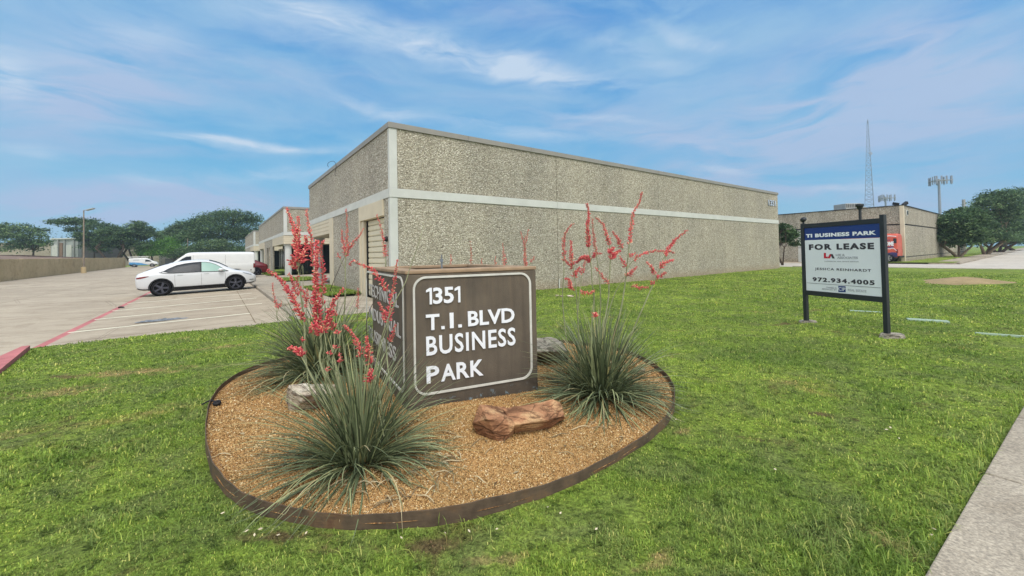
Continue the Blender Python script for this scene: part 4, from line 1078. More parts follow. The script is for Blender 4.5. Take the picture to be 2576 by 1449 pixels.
# right clump
dR = pR.y; bR = (pR.x, pR.y, .15)
stalk(yR, C4, [(1240, 1430), (1345, 1190), (1450, 950), (1490, 860), (1555, 745), (1525, 700)], dR, [], (pR.x+.1, pR.y, .15), .009)
stalk(yR, C4, [(1455, 945), (1500, 915), (1555, 880)], dR, [(.2, 2)], None, .005, dens=800)
stalk(yR, C4, [(1490, 870), (1510, 810), (1560, 775), (1630, 760)], dR, [(.5, 3)], None, .005, dens=850, rad=1.1)
stalk(yR, C4, [(1460, 920), (1430, 870), (1395, 810), (1362, 775)], dR, [(.5, 3)], None, .005, dens=700)
stalk(yR, C4, [(1440, 960), (1410, 1000), (1415, 985)], dR, [(0, 2)], None, .003, dens=600)
stalk(yR, C4, [(1090, 1330), (1140, 1080), (1165, 880), (1190, 650), (1210, 480), (1232, 300), (1290, 200), (1320, 90)], dR+.15, [(3.2, 7)], (pR.x, pR.y+.05, .15), .010, dens=620)
stalk(yR, C4, [(1168, 850), (1220, 780), (1310, 705), (1430, 672), (1560, 675), (1640, 690)], dR+.15, [(1.2, 5)], None, .005, dens=430, rad=.9)
stalk(yR, C4, [(1520, 760), (1565, 690), (1610, 600), (1680, 530), (1765, 468)], dR+.1, [(.6, 4)], None, .005, dens=720)
stalk(yR, C4, [(1160, 930), (1215, 875), (1270, 828)], dR+.15, [(.2, 2)], None, .004, dens=600)
stalk(yR, C4, [(1185, 720), (1220, 710), (1245, 695)], dR+.15, [(.2, 2)], None, .003, dens=600)
stalk(yR, C4, [(975, 1230), (995, 1000), (1005, 820), (1000, 640), (975, 530), (935, 410), (868, 343)], dR+.05, [(3.2, 6)], (pR.x-.1, pR.y, .15), .009, dens=620)
stalk(yR, C4, [(1003, 820), (1020, 740), (1060, 690), (1105, 665)], dR+.05, [(.7, 3)], None, .005, dens=1200, rad=1.3)
stalk(yR, C4, [(1000, 700), (1020, 650), (1050, 640)], dR+.05, [(0, 2)], None, .004, dens=1300, rad=1.3)
stalk(yR, C4, [(1155, 830), (1130, 770), (1095, 720)], dR+.1, [(0, 2)], None, .004, dens=650)
stalk(yR, C4, [(1130, 660), (1100, 590), (1065, 530), (1030, 478)], dR+.1, [(.2, 3)], None, .004, dens=620)
stalk(yR, C4, [(845, 1210), (830, 1000), (815, 780), (790, 600), (782, 430), (800, 310), (775, 205)], dR+.2, [(2.8, 6)], (pR.x-.15, pR.y+.05, .15), .009, dens=900, rad=1.15)
stalk(yR, C4, [(900, 1350), (910, 1100), (890, 850), (860, 640), (842, 480), (828, 350)], dR+.15, [(2.6, 5)], (pR.x-.12, pR.y, .15), .009, dens=400, rad=.9)
stalk(yR, C4, [(818, 790), (790, 745), (730, 735), (675, 785)], dR+.2, [(.2, 3)], None, .005, dens=1200, rad=1.25)
stalk(yR, C4, [(815, 760), (860, 700), (920, 700)], dR+.2, [(.5, 2)], None, .004, dens=600)
stalk(yR, C4, [(885, 810), (930, 775), (985, 730)], dR+.1, [], None, .003)
stalk(yR, C4, [(690, 1370), (672, 1080), (655, 930), (635, 780), (620, 680), (625, 568)], dR+.1, [(2.8, 5)], (pR.x-.2, pR.y, .15), .008, dens=850, rad=1.15)
stalk(yR, C4, [(645, 850), (600, 800), (560, 755)], dR+.1, [(.2, 2)], None, .004, dens=900)
stalk(yR, C4, [(655, 930), (665, 880), (705, 830)], dR+.1, [(.1, 2)], None, .004, dens=1100, rad=1.2)
stalk(yR, C4, [(540, 1210), (550, 900), (550, 700), (548, 560), (580, 470), (642, 400)], dR+.3, [(1.6, 5)], (pR.x-.3, pR.y+.1, .15), .007, dens=560)
stalk(yR, C4, [(690, 1370), (700, 1150), (730, 900), (765, 760)], dR, [(2, 3)], (pR.x-.2, pR.y, .15), .007, dens=350)
stalk(yR, C4, [(660, 1080), (620, 1020), (600, 950), (560, 950)], dR, [(.5, 3)], None, .004, dens=800, rad=1.1)
stalk(yR, C4, [(700, 1100), (730, 1072), (790, 1085), (855, 1060)], dR, [(.6, 3)], None, .004, dens=650)
stalk(yR, C4, [(990, 1000), (940, 930), (900, 880), (858, 835)], dR, [(0, 3)], None, .004, dens=520)
stalk(yR, C4, [(1195, 1010), (1250, 1025), (1320, 1035), (1382, 1030)], dR, [(.5, 3)], None, .003, dens=520)
stalk(yR, C4, [(870, 1400), (860, 1330), (857, 1280)], dR-.3, [(1.2, 2)], None, .004, dens=1600, rad=1.2)
stalk(yR, C4, [(960, 1400), (1040, 1120), (1110, 980), (1160, 900)], dR+.1, [], (pR.x-.08, pR.y, .15), .008)
# hidden clump behind the sign
for x, yt, f in ((168, 520, .9), (125, 480, .5), (203, 455, .5)):
    stalk(yH, C4, [(170, 900), (168, 760), (166, 640), (x, yt)], 6.5, [(.3, 3)], (pH[0]+.2, pH[1], .2), .010, dens=340)
stalk(yH, C4, [(215, 850), (220, 790), (240, 760), (262, 725)], 6.5, [(1, 3)], None, .006, dens=300)
for x, yt in ((1145, 0), (1409, 15)):
    stalk(yH, C5, [(x+6, 400), (x+4, 200), (x+3, 100), (x, yt)], 6.55, [(1, 3)], (pH[0]-.1, pH[1], .2), .008, dens=330, rad=.85)
for x, yt in ((985, 110), (1235, 140), (1345, 125), (1425, 105)):
    stalk(yH, C5, [(x+4, 300), (x+2, 190), (x, yt)], 6.5, [(.7, 2)], (pH[0], pH[1], .2), .007, dens=300)

# ================================================================= LEASE SIGN
LL = Vector((6.22, 8.53, 0)); LR = Vector((6.60, 7.05, 0))
ld = (LR-LL).normalized(); lw = (LR-LL).length; ln_ = ld.cross(up)
LM = Matrix(((ld.x, -ln_.x, 0, LL.x), (ld.y, -ln_.y, 0, LL.y), (0, 0, 1, 0), (0, 0, 0, 1)))   # local: x along the sign, y away from viewer
ls = thing('lease_sign', 'black framed FOR LEASE board with a blue header on two posts in the lawn', 'sign', (LL+LR)/2)
def lb(name, lo, hi, mat, b=.004, par=ls): m = MB(); m.bbox(lo, hi, LM, b); return m.build(name, mat, par)
lb('post', (-.012, -.036, -.1), (.06, .036, 2.11), M['black']); lb('post', (lw-.06, -.036, -.1), (lw+.012, .036, 2.16), M['black'])
lb('rail', (.062, -.034, 2.012), (lw-.062, .034, 2.10), M['black']); lb('rail', (.062, -.034, .60), (lw-.062, .034, .695), M['black'])
lb('header_panel', (.064, -.022, 1.755), (lw-.064, .012, 2.010), M['navy']); lb('sign_panel', (.064, -.022, .697), (lw-.064, .012, 1.751), M['panel'])
pw = lw-.128; PX0 = 258; 
def lsz(x, y):
    p = on_plane((x/2.415+3050)*.63889, (y/2.415+800)*.63889, LL, ln_)
    xl = 258+(y-235)*17/595; xr = 998+(y-218)*14/660; f = (x-xl)/(xr-xl); w = f*8.53/(7.05+f*1.48)
    return .064+w*(lw-.128), p.z
def ltext(s, bl, tr, mat, bold=.02, spacing=1.0, zz=None):
    s0, z0 = lsz(*bl); s1, z1 = lsz(*tr)
    return s0, s1, z0, z1
def lt(s, x0, x1, zc, h, mat, bold=.02, spacing=1.0):
    s0 = lsz(x0, 500)[0]; s1 = lsz(x1, 500)[0]
    return lettering(ls, s, LL + ld*s0 + up*(zc-h/2) + ln_*.022, ld, up, s1-s0, h, mat, bold, .003, .001, spacing)
def zat(x, y): return lsz(x, y)[1]
for s, x0, x1, y0, y1, x_, mt, bd, sp_ in (
        ('TI BUSINESS PARK', 280, 968, 296, 330, 285, 'whitetext', .05, 1.1),
        ('FOR LEASE', 305, 942, 392, 446, 310, 'ink', .05, 1.25),
        ('LEE &', 563, 650, 482, 502, 565, 'inkgrey', .035, 1.05), ('ASSOCIATES', 575, 778, 507, 528, 578, 'inkgrey', .03, 1.0),
        ('COMMERCIAL REAL ESTATE SERVICES', 448, 784, 548, 558, 600, 'inkgrey', .0, 1.0),
        ('JESSICA REINHARDT', 356, 905, 611, 639, 360, 'ink', .01, 1.15),
        ('972.934.4005', 330, 935, 700, 740, 332, 'ink', .04, 1.2),
        ('OWNED &', 458, 560, 791, 806, 500, 'inkgrey', .01, 1.0), ('MANAGED BY', 420, 560, 809, 824, 500, 'inkgrey', .01, 1.0),
        ('REAL ESTATE', 670, 852, 811, 832, 675, 'inkgrey', .02, 1.0)):
    zt_, zb2 = zat(x_, y0), zat(x_, y1)
    lt(s, x0, x1, (zt_+zb2)/2, zt_-zb2, M[mt], bd, sp_)
def lpoly(pts, mat, name='logo', d=.003):
    P = []
    for x, y in pts:
        s, z = lsz(x, y); P.append(LL+ld*s+up*z+ln_*.0235)
    m = MB(); m.prism(P, ln_*d); return m.build(name, mat, ls)
lpoly([(447, 473), (467, 473), (467, 508), (487, 508), (478, 524), (447, 524)], M['inkred'])
lpoly([(482, 524), (505, 483), (527, 483), (504, 524)], M['inkred'])
lpoly([(509, 483), (531, 483), (552, 525), (530, 525)], M['ink'])
lpoly([(585, 784), (655, 788), (655, 843), (585, 841)], M['navy'])
s0, z0 = lsz(588, 828); s1, z1 = lsz(653, 800)
lettering(ls, 'CIP', LL+ld*s0+up*z0+ln_*.027, ld, up, s1-s0, z1-z0, M['whitetext'], .0, .002, .001)
zl = zat(300, 755.5)
lb('divider', (.08, -.026, zl-.003), (lw-.08, -.0225, zl+.003), M['ink'], .0005)
# flood lights on the top rail
def flood(name, sx, h, r, label):
    m = MB(); b = LL+ld*sx+up*(2.10 if sx > .05 else 2.112)
    m.tube([b, b+up*h], .022, 8)
    Mx = Matrix.Translation(b+up*h)
    m.lathe([(.03, -.01), (r*.75, .03), (r, .06), (r, .085), (r*.9, .095), (.01, .10)], Mx, 20)
    return tag(m.build(name, M['black'], smooth=False), label, 'lamp')
flood('sign_lamp', lsz(798, 180)[0], .20, .062, 'black lamp on a short stalk above the middle of the lease board')
m = MB(); b = LL+up*2.112+ld*.03; m.tube([b, b+up*.05], .02, 8)
m.lathe([(.012, -.05), (.045, -.04), (.05, .0), (.045, .04), (.015, .055)], Matrix.Translation(b+up*.085) @ Matrix.Rotation(R(70), 4, 'X'), 16)
tag(m.build('sign_lamp', M['black'], smooth=True), 'small round black lamp on the left post of the lease board', 'lamp')
for i, (c, w_, lab) in enumerate(((LL, .22, 'rough concrete footing at the left post of the lease board'), (LR, .24, 'rough concrete footing at the right post of the lease board'))):
    pts = []
    for k in range(9):
        t = 2*PI*k/9+.3*i; rr = w_*(.75+.35*random.random())
        for z in (-.02, .045+.02*random.random()): pts.append(c+Vector((.05+rr*math.cos(t)*(1 if z < 0 else .85), rr*.7*math.sin(t)*(1 if z < 0 else .85), z)))
    hull_rock('post_footing', [pts], M['rockgrey'], lab, 'footing', sub=2, amp=.008, seed=20+i)
# in-ground covers
for i, (x, y, w_, d_, lab) in enumerate(((2178, 783.5, .6, .1, 'pale green in-ground cover behind the lease board'), (2333, 805.5, .62, .2, 'widest pale green in-ground cover right of the lease board'), (2520, 842, .62, .05, 'thin pale marker strip at the right edge of the lawn'))):
    c = on_z(x, y, .02); m = MB()
    m.bbox((-w_/2, -d_/2, -.03), (w_/2, d_/2, .012), Matrix.Translation(c) @ Matrix.Rotation(R(-38), 4, 'Z'), .008)
    tag(m.build('ground_cover_plate', M['palegreen']), lab, 'cover', 'pale in-ground covers on the lawn')
# white stones on the lawn by the wall
for i, (x, y, s_) in enumerate(((1437, 745.5, .16), (1412, 746, .09), (1400, 745, .06))):
    c = on_z(x, y, .03)
    pts = [c+Vector((random.uniform(-1, 1)*s_, random.uniform(-1, 1)*s_*.6, random.uniform(-.02, .05))) for _ in range(14)]
    hull_rock('white_stone', [pts], M['rockpale'], ['largest white stone on the grass near the foot of the long pebble wall', 'middle one of three white stones on the grass by the wall', 'smallest white stone, leftmost of three on the grass by the wall'][i], 'stone', sub=1, amp=.006, seed=30+i)
# black drip fitting in the bed; crushed plastic on the paving; small dark lump on the stripe
c = on_z(546, 1014, .07); m = MB()
m.lathe([(.036, -.02), (.038, .01), (.03, .018), (.02, .017), (.012, .03)], Matrix.Translation(c) @ Matrix.Rotation(R(18), 4, 'X'), 18)
m.tube([c+Vector((-.02, .03, .0)), c+Vector((-.12, .06, .01)), c+Vector((-.18, .02, -.02))], .009, 6)
tag(m.build('drip_fitting', M['trim']), 'small black irrigation fitting at the left rim of the gravel bed', 'fitting')
c = on_z(410, 806.5, -.09)
V = []; Fc = []; nx, ny = 26, 12
for i in range(nx+1):
    for j in range(ny+1):
        x = (i/nx-.5)*1.15; y = (j/ny-.5)*.34*(1-abs(i/nx-.5)*1.2)
        z = .012+.07*abs(noise.noise(Vector((x*7, y*9, 3)))) + .02*noise.noise(Vector((x*20, y*20, 1)))
        e_ = min(1, 5*min(i/nx, 1-i/nx), 4*min(j/ny, 1-j/ny)); p = c+E1*x+E2*y; V.append((p.x, p.y, c.z+.014+z*e_))
for i in range(nx):
    for j in range(ny): a = i*(ny+1)+j; Fc.append((a, a+1, a+ny+2, a+ny+1))
me = bpy.data.meshes.new('crumpled_sheet'); me.from_pydata(V, [], Fc); me.update()
tag(link_mesh('crumpled_sheet', me, M['plastic_grey']), 'crumpled grey plastic sheet flattened on the parking line', 'litter')
c = on_z(307, 775.5, -.1)
hull_rock('dark_lump', [[c+Vector((random.uniform(-.13, .13), random.uniform(-.08, .08), random.uniform(0, .07))) for _ in range(12)]], M['trim'], 'small dark scrap lying near the ends of the parking lines', 'litter', sub=1, amp=.01, seed=41)
from mathutils.bvhtree import BVHTree
KEEP = []
# ================================================================= VEHICLES
def interp(st, x):
    a = st[0]
    if x <= a[0]: return a
    for b in st[1:]:
        if x <= b[0]:
            t = (x-a[0])/(b[0]-a[0]); t2 = t
            return tuple(p+(q-p)*t2 for p, q in zip(a, b))
        a = b
    return st[-1]
def dense(st):
    """catmull-rom resampling of the stations for smooth profiles"""
    out = []
    for i in range(len(st)-1):
        p0 = st[max(0, i-1)]; p1 = st[i]; p2 = st[i+1]; p3 = st[min(len(st)-1, i+2)]
        for k in range(4):
            t = k/4; row = [p1[0]+(p2[0]-p1[0])*t]
            for c in range(1, len(p1)):
                m1 = (p2[c]-p0[c])/(p2[0]-p0[0]+1e-9)*(p2[0]-p1[0]); m2 = (p3[c]-p1[c])/(p3[0]-p1[0]+1e-9)*(p2[0]-p1[0])
                h = (2*t**3-3*t**2+1)*p1[c]+(t**3-2*t**2+t)*m1+(-2*t**3+3*t**2)*p2[c]+(t**3-t**2)*m2
                row.append(h)
            out.append(tuple(row))
    out.append(st[-1]); return out
def ringpts(s):
    x, zb, hb, zs, hs, zr, hr = s
    g = zr-zs
    P = [(0, zb), (hb*.55, zb), (hb*.93, zb+.015), (hb, zb+.07), (hb+(hs-hb)*.5+.012, zb+(zs-zb)*.42), (hs+.004, zb+(zs-zb)*.72), (hs, zs-.03), (hs-.02, zs),
         (hs-.02+(hr-hs+.02)*.34, zs+g*.38), (hs-.02+(hr-hs+.02)*.72, zs+g*.76), (hr, zs+g*.9), (hr-.09, zs+g*.975), (hr*.6, zr), (0, zr+.012)]
    return P
BVHS = {}
def side_at(st, x, z):
    if id(st) in BVHS:
        h = BVHS[id(st)].ray_cast(Vector((x, 2.0, z)), Vector((0, -1, 0)))
        if h[0] is not None: return max(h[0].y, side_lin(st, x, z)-.03)
    return side_lin(st, x, z)
def side_lin(st, x, z):
    P = ringpts(interp(st, x)); best = P[3][0]
    for i in range(3, 11):
        (y0, z0), (y1, z1) = P[i], P[i+1]
        if z0 <= z <= z1 or i == 10:
            t = min(1, max(0, (z-z0)/(z1-z0+1e-9))); return y0+(y1-y0)*t
    return best
def patch(p, name, st, X, lo, hi, side, mat, MM, off=.008, rows=5):
    off = off + (.010 if name in ('window', 'window_trim') else 0)
    XX = []; LO = []; HI = []
    for i in range(len(X)-1):
        k = max(1, int((X[i+1]-X[i])/.06))
        for j in range(k):
            t = j/k; XX.append(X[i]+(X[i+1]-X[i])*t); LO.append(lo[i]+(lo[i+1]-lo[i])*t); HI.append(hi[i]+(hi[i+1]-hi[i])*t)
    X, lo, hi = XX+[X[-1]], LO+[lo[-1]], HI+[hi[-1]]; rows = max(rows, 2 if (max(h-l for h, l in zip(hi, lo)) < .1) else 8)
    """panel lying on the side of the body between heights lo(x) and hi(x); has real thickness"""
    n = len(X); vs = []
    for x, a, b in zip(X, lo, hi):
        for r in range(rows+1):
            z = a+(b-a)*r/rows; y = side_at(st, x, z)+off
            vs.append(MM @ Vector((x, side*y, z)))
    inn = []
    for x, a, b in zip(X, lo, hi):
        for r in range(rows+1):
            z = a+(b-a)*r/rows; y = side_at(st, x, z)-.03
            inn.append(MM @ Vector((x, side*y, z)))
    R1 = rows+1; N = n*R1; fs = []
    for i in range(n-1):
        for r in range(rows): fs.append((i*R1+r, (i+1)*R1+r, (i+1)*R1+r+1, i*R1+r+1))
    for i in range(n-1):
        fs.append((i*R1, N+i*R1, N+(i+1)*R1, (i+1)*R1)); fs.append((i*R1+rows, (i+1)*R1+rows, N+(i+1)*R1+rows, N+i*R1+rows))
    for r in range(rows):
        fs.append((r, r+1, N+r+1, N+r)); k = (n-1)*R1; fs.append((k+r, N+k+r, N+k+r+1, k+r+1))
    m = MB(); m.add(vs+inn, fs); return m.build(name, mat, p)
def crosspatch(p, name, st, xs, yfrac, mat, MM, off=.012):
    """glass across the car between stations xs (windscreen / back light)"""
    vs = []; ny = 10
    for x in xs:
        P = ringpts(interp(st, x)); hr = P[10][0]
        for j in range(ny+1):
            f = -1+2*j/ny; y = f*hr*yfrac; ay = abs(y)
            z = P[13][1]
            for i in range(10, 13):
                (y0, z0), (y1, z1) = P[i], P[i+1]
                if y1 <= ay <= y0: z = z0+(z1-z0)*(y0-ay)/(y0-y1+1e-9)
            vs.append(MM @ Vector((x, y, z+off)))
    fs = []
    for i in range(len(xs)-1):
        for j in range(ny): a = i*(ny+1)+j; fs.append((a, a+ny+1, a+ny+2, a+1))
    m = MB(); m.add(vs, fs); o = m.build(name, mat, p, smooth=True)
    s = o.modifiers.new('s', 'SOLIDIFY'); s.thickness = .012; s.offset = 0
    return o
def body(p, st, MM, mat, wheels, wr, cut=.07, lvl=2):
    rings = [ringpts(s) for s in st]; V = []; Fc = []; n = 14; full = 26
    for s, P in zip(st, rings):
        for (y, z) in P: V.append((s[0], -y, z))
        for (y, z) in reversed(P[1:-1]): V.append((s[0], y, z))
    for i in range(len(st)-1):
        for k in range(full): Fc.append((i*full+k, i*full+(k+1) % full, (i+1)*full+(k+1) % full, (i+1)*full+k))
    Fc.append(tuple(range(full-1, -1, -1))); k0 = (len(st)-1)*full; Fc.append(tuple(k0+k for k in range(full)))
    me = bpy.data.meshes.new('body'); me.from_pydata(V, [], Fc); me.update()
    o = bpy.data.objects.new('tmp', me); COL.objects.link(o)
    ss = o.modifiers.new('s', 'SUBSURF'); ss.levels = 1; ss.render_levels = 1
    cutm = MB()
    hw = max(s[4] for s in st)
    for wx in wheels:
        for sgn in (-1, 1):
            Mc = Matrix.Translation((wx, sgn*(hw-.17), wr)) @ Matrix.Rotation(R(90), 4, 'X')
            cutm.lathe([(wr+cut, -.25), (wr+cut, .25)], Mc, 40)
    co_ = bpy.data.objects.new('cut', cutm.mesh('cut')); COL.objects.link(co_)
    bmc = bmesh.new(); bmc.from_mesh(co_.data); bmesh.ops.recalc_face_normals(bmc, faces=bmc.faces[:]); bmc.to_mesh(co_.data); bmc.free()
    b = o.modifiers.new('b', 'BOOLEAN'); b.operation = 'DIFFERENCE'; b.object = co_; b.solver = 'EXACT'
    dg = bpy.context.evaluated_depsgraph_get(); me2 = bpy.data.meshes.new_from_object(o.evaluated_get(dg))
    bpy.data.objects.remove(o); bpy.data.objects.remove(co_)
    bmt = bmesh.new(); bmt.from_mesh(me2); BVHS[id(st)] = BVHTree.FromBMesh(bmt); KEEP.append(st); bmt.free()
    me2.transform(MM); me2.materials.clear(); me2.name = 'body'
    ob = link_mesh('body', me2, mat, p, smooth=True)
    # black arch liners
    for wx in wheels:
        m = MB()
        for sgn in (-1, 1):
            Mc = MM @ Matrix.Translation((wx, sgn*(hw-.2), wr)) @ Matrix.Rotation(R(90), 4, 'X')
            m.lathe([(wr+cut-.004, -.17), (wr+cut-.004, .17), (wr+cut-.02, .17), (wr+cut-.02, -.17)], Mc, 36, close=True)
            inner = MM @ Matrix.Translation((wx, sgn*(hw-.38), wr)) @ Matrix.Rotation(R(90), 4, 'X')
            m.lathe([(wr+cut-.006, -.02), (wr+cut-.006, .02)], inner, 36)
            m.build('wheel_well', M['trim'], p); m = MB()
    return ob
def arch_trim(p, st, wx, wr, rad, side, MM, wid=.045, mat='trim'):
    vs = []; n = 22; fs = []
    for i in range(n+1):
        t = R(-12 + 204*i/n)
        for rr, off in ((rad, .006), (rad+wid, .006), (rad+wid, -.03), (rad, -.03)):
            x = wx+rr*math.cos(t); z = wr+rr*math.sin(t); y = max(side_at(st, x, z), side_at(st, wx, wr+rad+.05)-.03)+off+.006
            vs.append(MM @ Vector((x, side*y, z)))
    for i in range(n):
        for k in range(4): fs.append((4*i+k, 4*i+4+k, 4*i+4+(k+1) % 4, 4*i+(k+1) % 4))
    m = MB(); m.add(vs, fs); m.build('arch_trim', M[mat], p)
def wheel(p, c, r, w, side, MM, rim='rim', spokes=5):
    o = MB(); Mc = MM @ Matrix.Translation(c) @ Matrix.Rotation(R(-90*side), 4, 'X')
    # local +Z of Mc points outwards
    o.lathe([(r*.77, -w/2), (r*.93, -w/2), (r, -w/2+.03), (r, w/2-.03), (r*.94, w/2), (r*.80, w/2-.003), (r*.77, w/2-.02)], Mc, 36, close=True)
    o.lathe([(r*.75, w/2-.115), (r*.75, w/2-.105)], Mc, 30)
    t = o.build('tyre', M['tyre'], None, smooth=False)
    wh = MB(); wh.lathe([(r*.78, -w/2), (r*.78, w/2-.02), (r*.73, w/2-.018), (r*.70, w/2-.06), (r*.70, -w/2)], Mc, 36, close=True)
    wh.lathe([(r*.17, w/2-.1), (r*.17, w/2-.03), (r*.12, w/2-.02)], Mc, 16)
    for k in range(spokes):
        a = 2*PI*k/spokes+.3+c[0]; Ms = Mc @ Matrix.Rotation(a, 4, 'Z')
        wh.prism([Ms @ Vector(q) for q in ((r*.12, -r*.10, w/2-.03), (r*.72, -r*.13, w/2-.035), (r*.72, r*.13, w/2-.035), (r*.12, r*.10, w/2-.03))], (Mc.to_3x3() @ Vector((0, 0, -.035))))
    wo = wh.build('wheel', M[rim], p); t.parent = wo; t.location = (0, 0, 0)
    return wo
def bx(p, name, lo, hi, mat, MM, b=.01):
    m = MB(); m.bbox(lo, hi, MM, b); return m.build(name, mat, p)

CARST = [(0.0, .50, .62, .80, .70, .90, .50), (.06, .34, .74, .88, .80, 1.03, .60), (.22, .28, .82, .95, .87, 1.11, .66), (.55, .26, .88, 1.0, .92, 1.26, .62), (1.0, .24, .90, 1.02, .94, 1.44, .60),
         (1.6, .23, .90, 1.02, .95, 1.57, .59), (2.2, .23, .90, 1.01, .95, 1.615, .59), (2.7, .23, .90, 1.0, .95, 1.58, .59), (3.1, .23, .90, .98, .945, 1.44, .61), (3.45, .23, .90, .97, .935, 1.22, .67),
         (3.75, .23, .90, .95, .925, 1.04, .76), (4.1, .24, .88, .88, .905, .95, .76), (4.42, .27, .82, .77, .86, .86, .68), (4.62, .30, .72, .66, .78, .75, .58), (4.72, .36, .58, .58, .62, .64, .44)]
def make_car(name, label, cat, org, mat, detail=True, group=None, M3=None):
    st = dense(CARST); MM = M3
    p = thing(name, label, cat, org, group); wr = .355; WX = (.92, 3.80)
    body(p, st, MM, mat, WX, wr, .06)
    for s in (-1, 1):
        for wx in WX:
            wheel(p, (wx, s*.83, wr), wr, .235, s, MM); arch_trim(p, st, wx, wr, wr+.06, s, MM)
        # side glass
        X = [1.02, 1.2, 1.5, 1.8, 2.1, 2.38]
        lo = [1.10, 1.055, 1.04, 1.04, 1.035, 1.035]; hi = [1.12, 1.235, 1.375, 1.44, 1.475, 1.49]
        patch(p, 'window', st, X, lo, hi, s, M['carglass'], MM)
        X = [2.44, 2.6, 2.8, 3.0, 3.2, 3.38]; lo = [1.035, 1.03, 1.02, 1.015, 1.01, 1.01]; hi = [1.49, 1.475, 1.43, 1.34, 1.20, 1.04]
        patch(p, 'window', st, X, lo, hi, s, M['carglass_reflect'], MM)
        X = [.85, 1.05, 1.4, 1.8, 2.2, 2.44, 2.7, 3.0, 3.3, 3.52]; z0 = [1.07, 1.03, 1.015, 1.015, 1.01, 1.01, 1.0, .99, .985, .985]
        patch(p, 'window_trim', st, X, z0, [z+.022 for z in z0], s, M['trim'], MM, .012, 2)
        Xt = [.92, 1.02, 1.2, 1.5, 1.8, 2.1, 2.38, 2.6, 2.8, 3.0, 3.2, 3.38, 3.5]; zt = [1.085, 1.12, 1.235, 1.375, 1.44, 1.475, 1.49, 1.475, 1.43, 1.34, 1.20, 1.04, .99]
        patch(p, 'window_trim', st, Xt, zt, [z+.02 for z in zt], s, M['trim'], MM, .012, 2)
        patch(p, 'pillar_trim', st, [2.375, 2.445], [1.03]*2, [1.49]*2, s, M['trim'], MM, .018, 3)
        # sill, door gaps, handles, lamps, mirror
        X = [1.36, 2.0, 2.7, 3.36]; patch(p, 'sill', st, X, [.235]*4, [.36, .355, .355, .36], s, M['trim'], MM, .012)
        for x0 in (1.42, 2.42, 3.38):
            X = [x0, x0+.008]; patch(p, 'door_gap', st, X, [.38]*2, [1.0]*2, s, M['groove'], MM, .002)
        for x0 in (1.52, 2.52):
            patch(p, 'door_handle', st, [x0, x0+.1, x0+.2], [.90]*3, [.925]*3, s, M['fargrey'], MM, .014, 1)
        patch(p, 'headlight', st, [4.12, 4.25, 4.38, 4.5], [.86, .80, .75, .71], [.885, .845, .80, .755], s, M['headlamp'], MM, .01)
        patch(p, 'taillight', st, [.05, .2, .36, .5], [.82, .83, .87, .92], [.89, .915, .93, .935], s, M['taillamp'], MM, .012)
        patch(p, 'bumper_vent', st, [4.40, 4.5, 4.58], [.47]*3, [.50]*3, s, M['trim'], MM, .01)
        m = MB(); Mc = MM @ Matrix.Translation((3.22, s*1.03, 1.08))
        bmm = bmesh.new(); bmesh.ops.create_icosphere(bmm, subdivisions=3, radius=1)
        m.add([Mc @ Vector((v.co.x*.13, v.co.y*.09, v.co.z*.075)) for v in bmm.verts], [[v.index for v in f.verts] for f in bmm.faces]); bmm.free()
        m.box((3.2, min(s*.93, s*1.0), 1.02), (3.26, max(s*.93, s*1.0), 1.06), MM)
        m.build('mirror', mat, p, smooth=True)
    crosspatch(p, 'windscreen', st, [2.75, 2.95, 3.15, 3.35, 3.5], .9, M['carglass'], MM)
    crosspatch(p, 'rear_window', st, [.36, .6, .9, 1.2], .85, M['carglass'], MM)
    patch(p, 'bumper_trim', st, [.03, .15, .3, .48], [.36, .30, .27, .27], [.46, .36, .33, .33], -1, M['trim'], MM, .014)
    patch(p, 'bumper_trim', st, [4.2, 4.4, 4.55, 4.66], [.26, .28, .31, .35], [.31, .33, .36, .40], -1, M['trim'], MM, .014)
    bx(p, 'underbody', (.6, -.78, .16), (4.2, .78, .3), M['trim'], MM)
    return p
# white crossover: nose toward the kerb
CM = Matrix.Translation((-16.5, 18.75, 0))
uR, vR = uv_of((-16.5, 18.75)); pitch = math.asin(.12*2.7/4.5/2.89*1.0)
carM = UVM @ Matrix.Translation((uR-.92+.0, vR+.95, lot_z(uR, vR)+.012)) @ Matrix.Rotation(-pitch, 4, 'Y') @ Matrix.Translation((0, 0, -.0))
make_car('parked_car', 'white electric crossover car with black wheels parked side-on in front of the white van', 'car', carM.to_translation(), M['carwhite'], M3=carM)

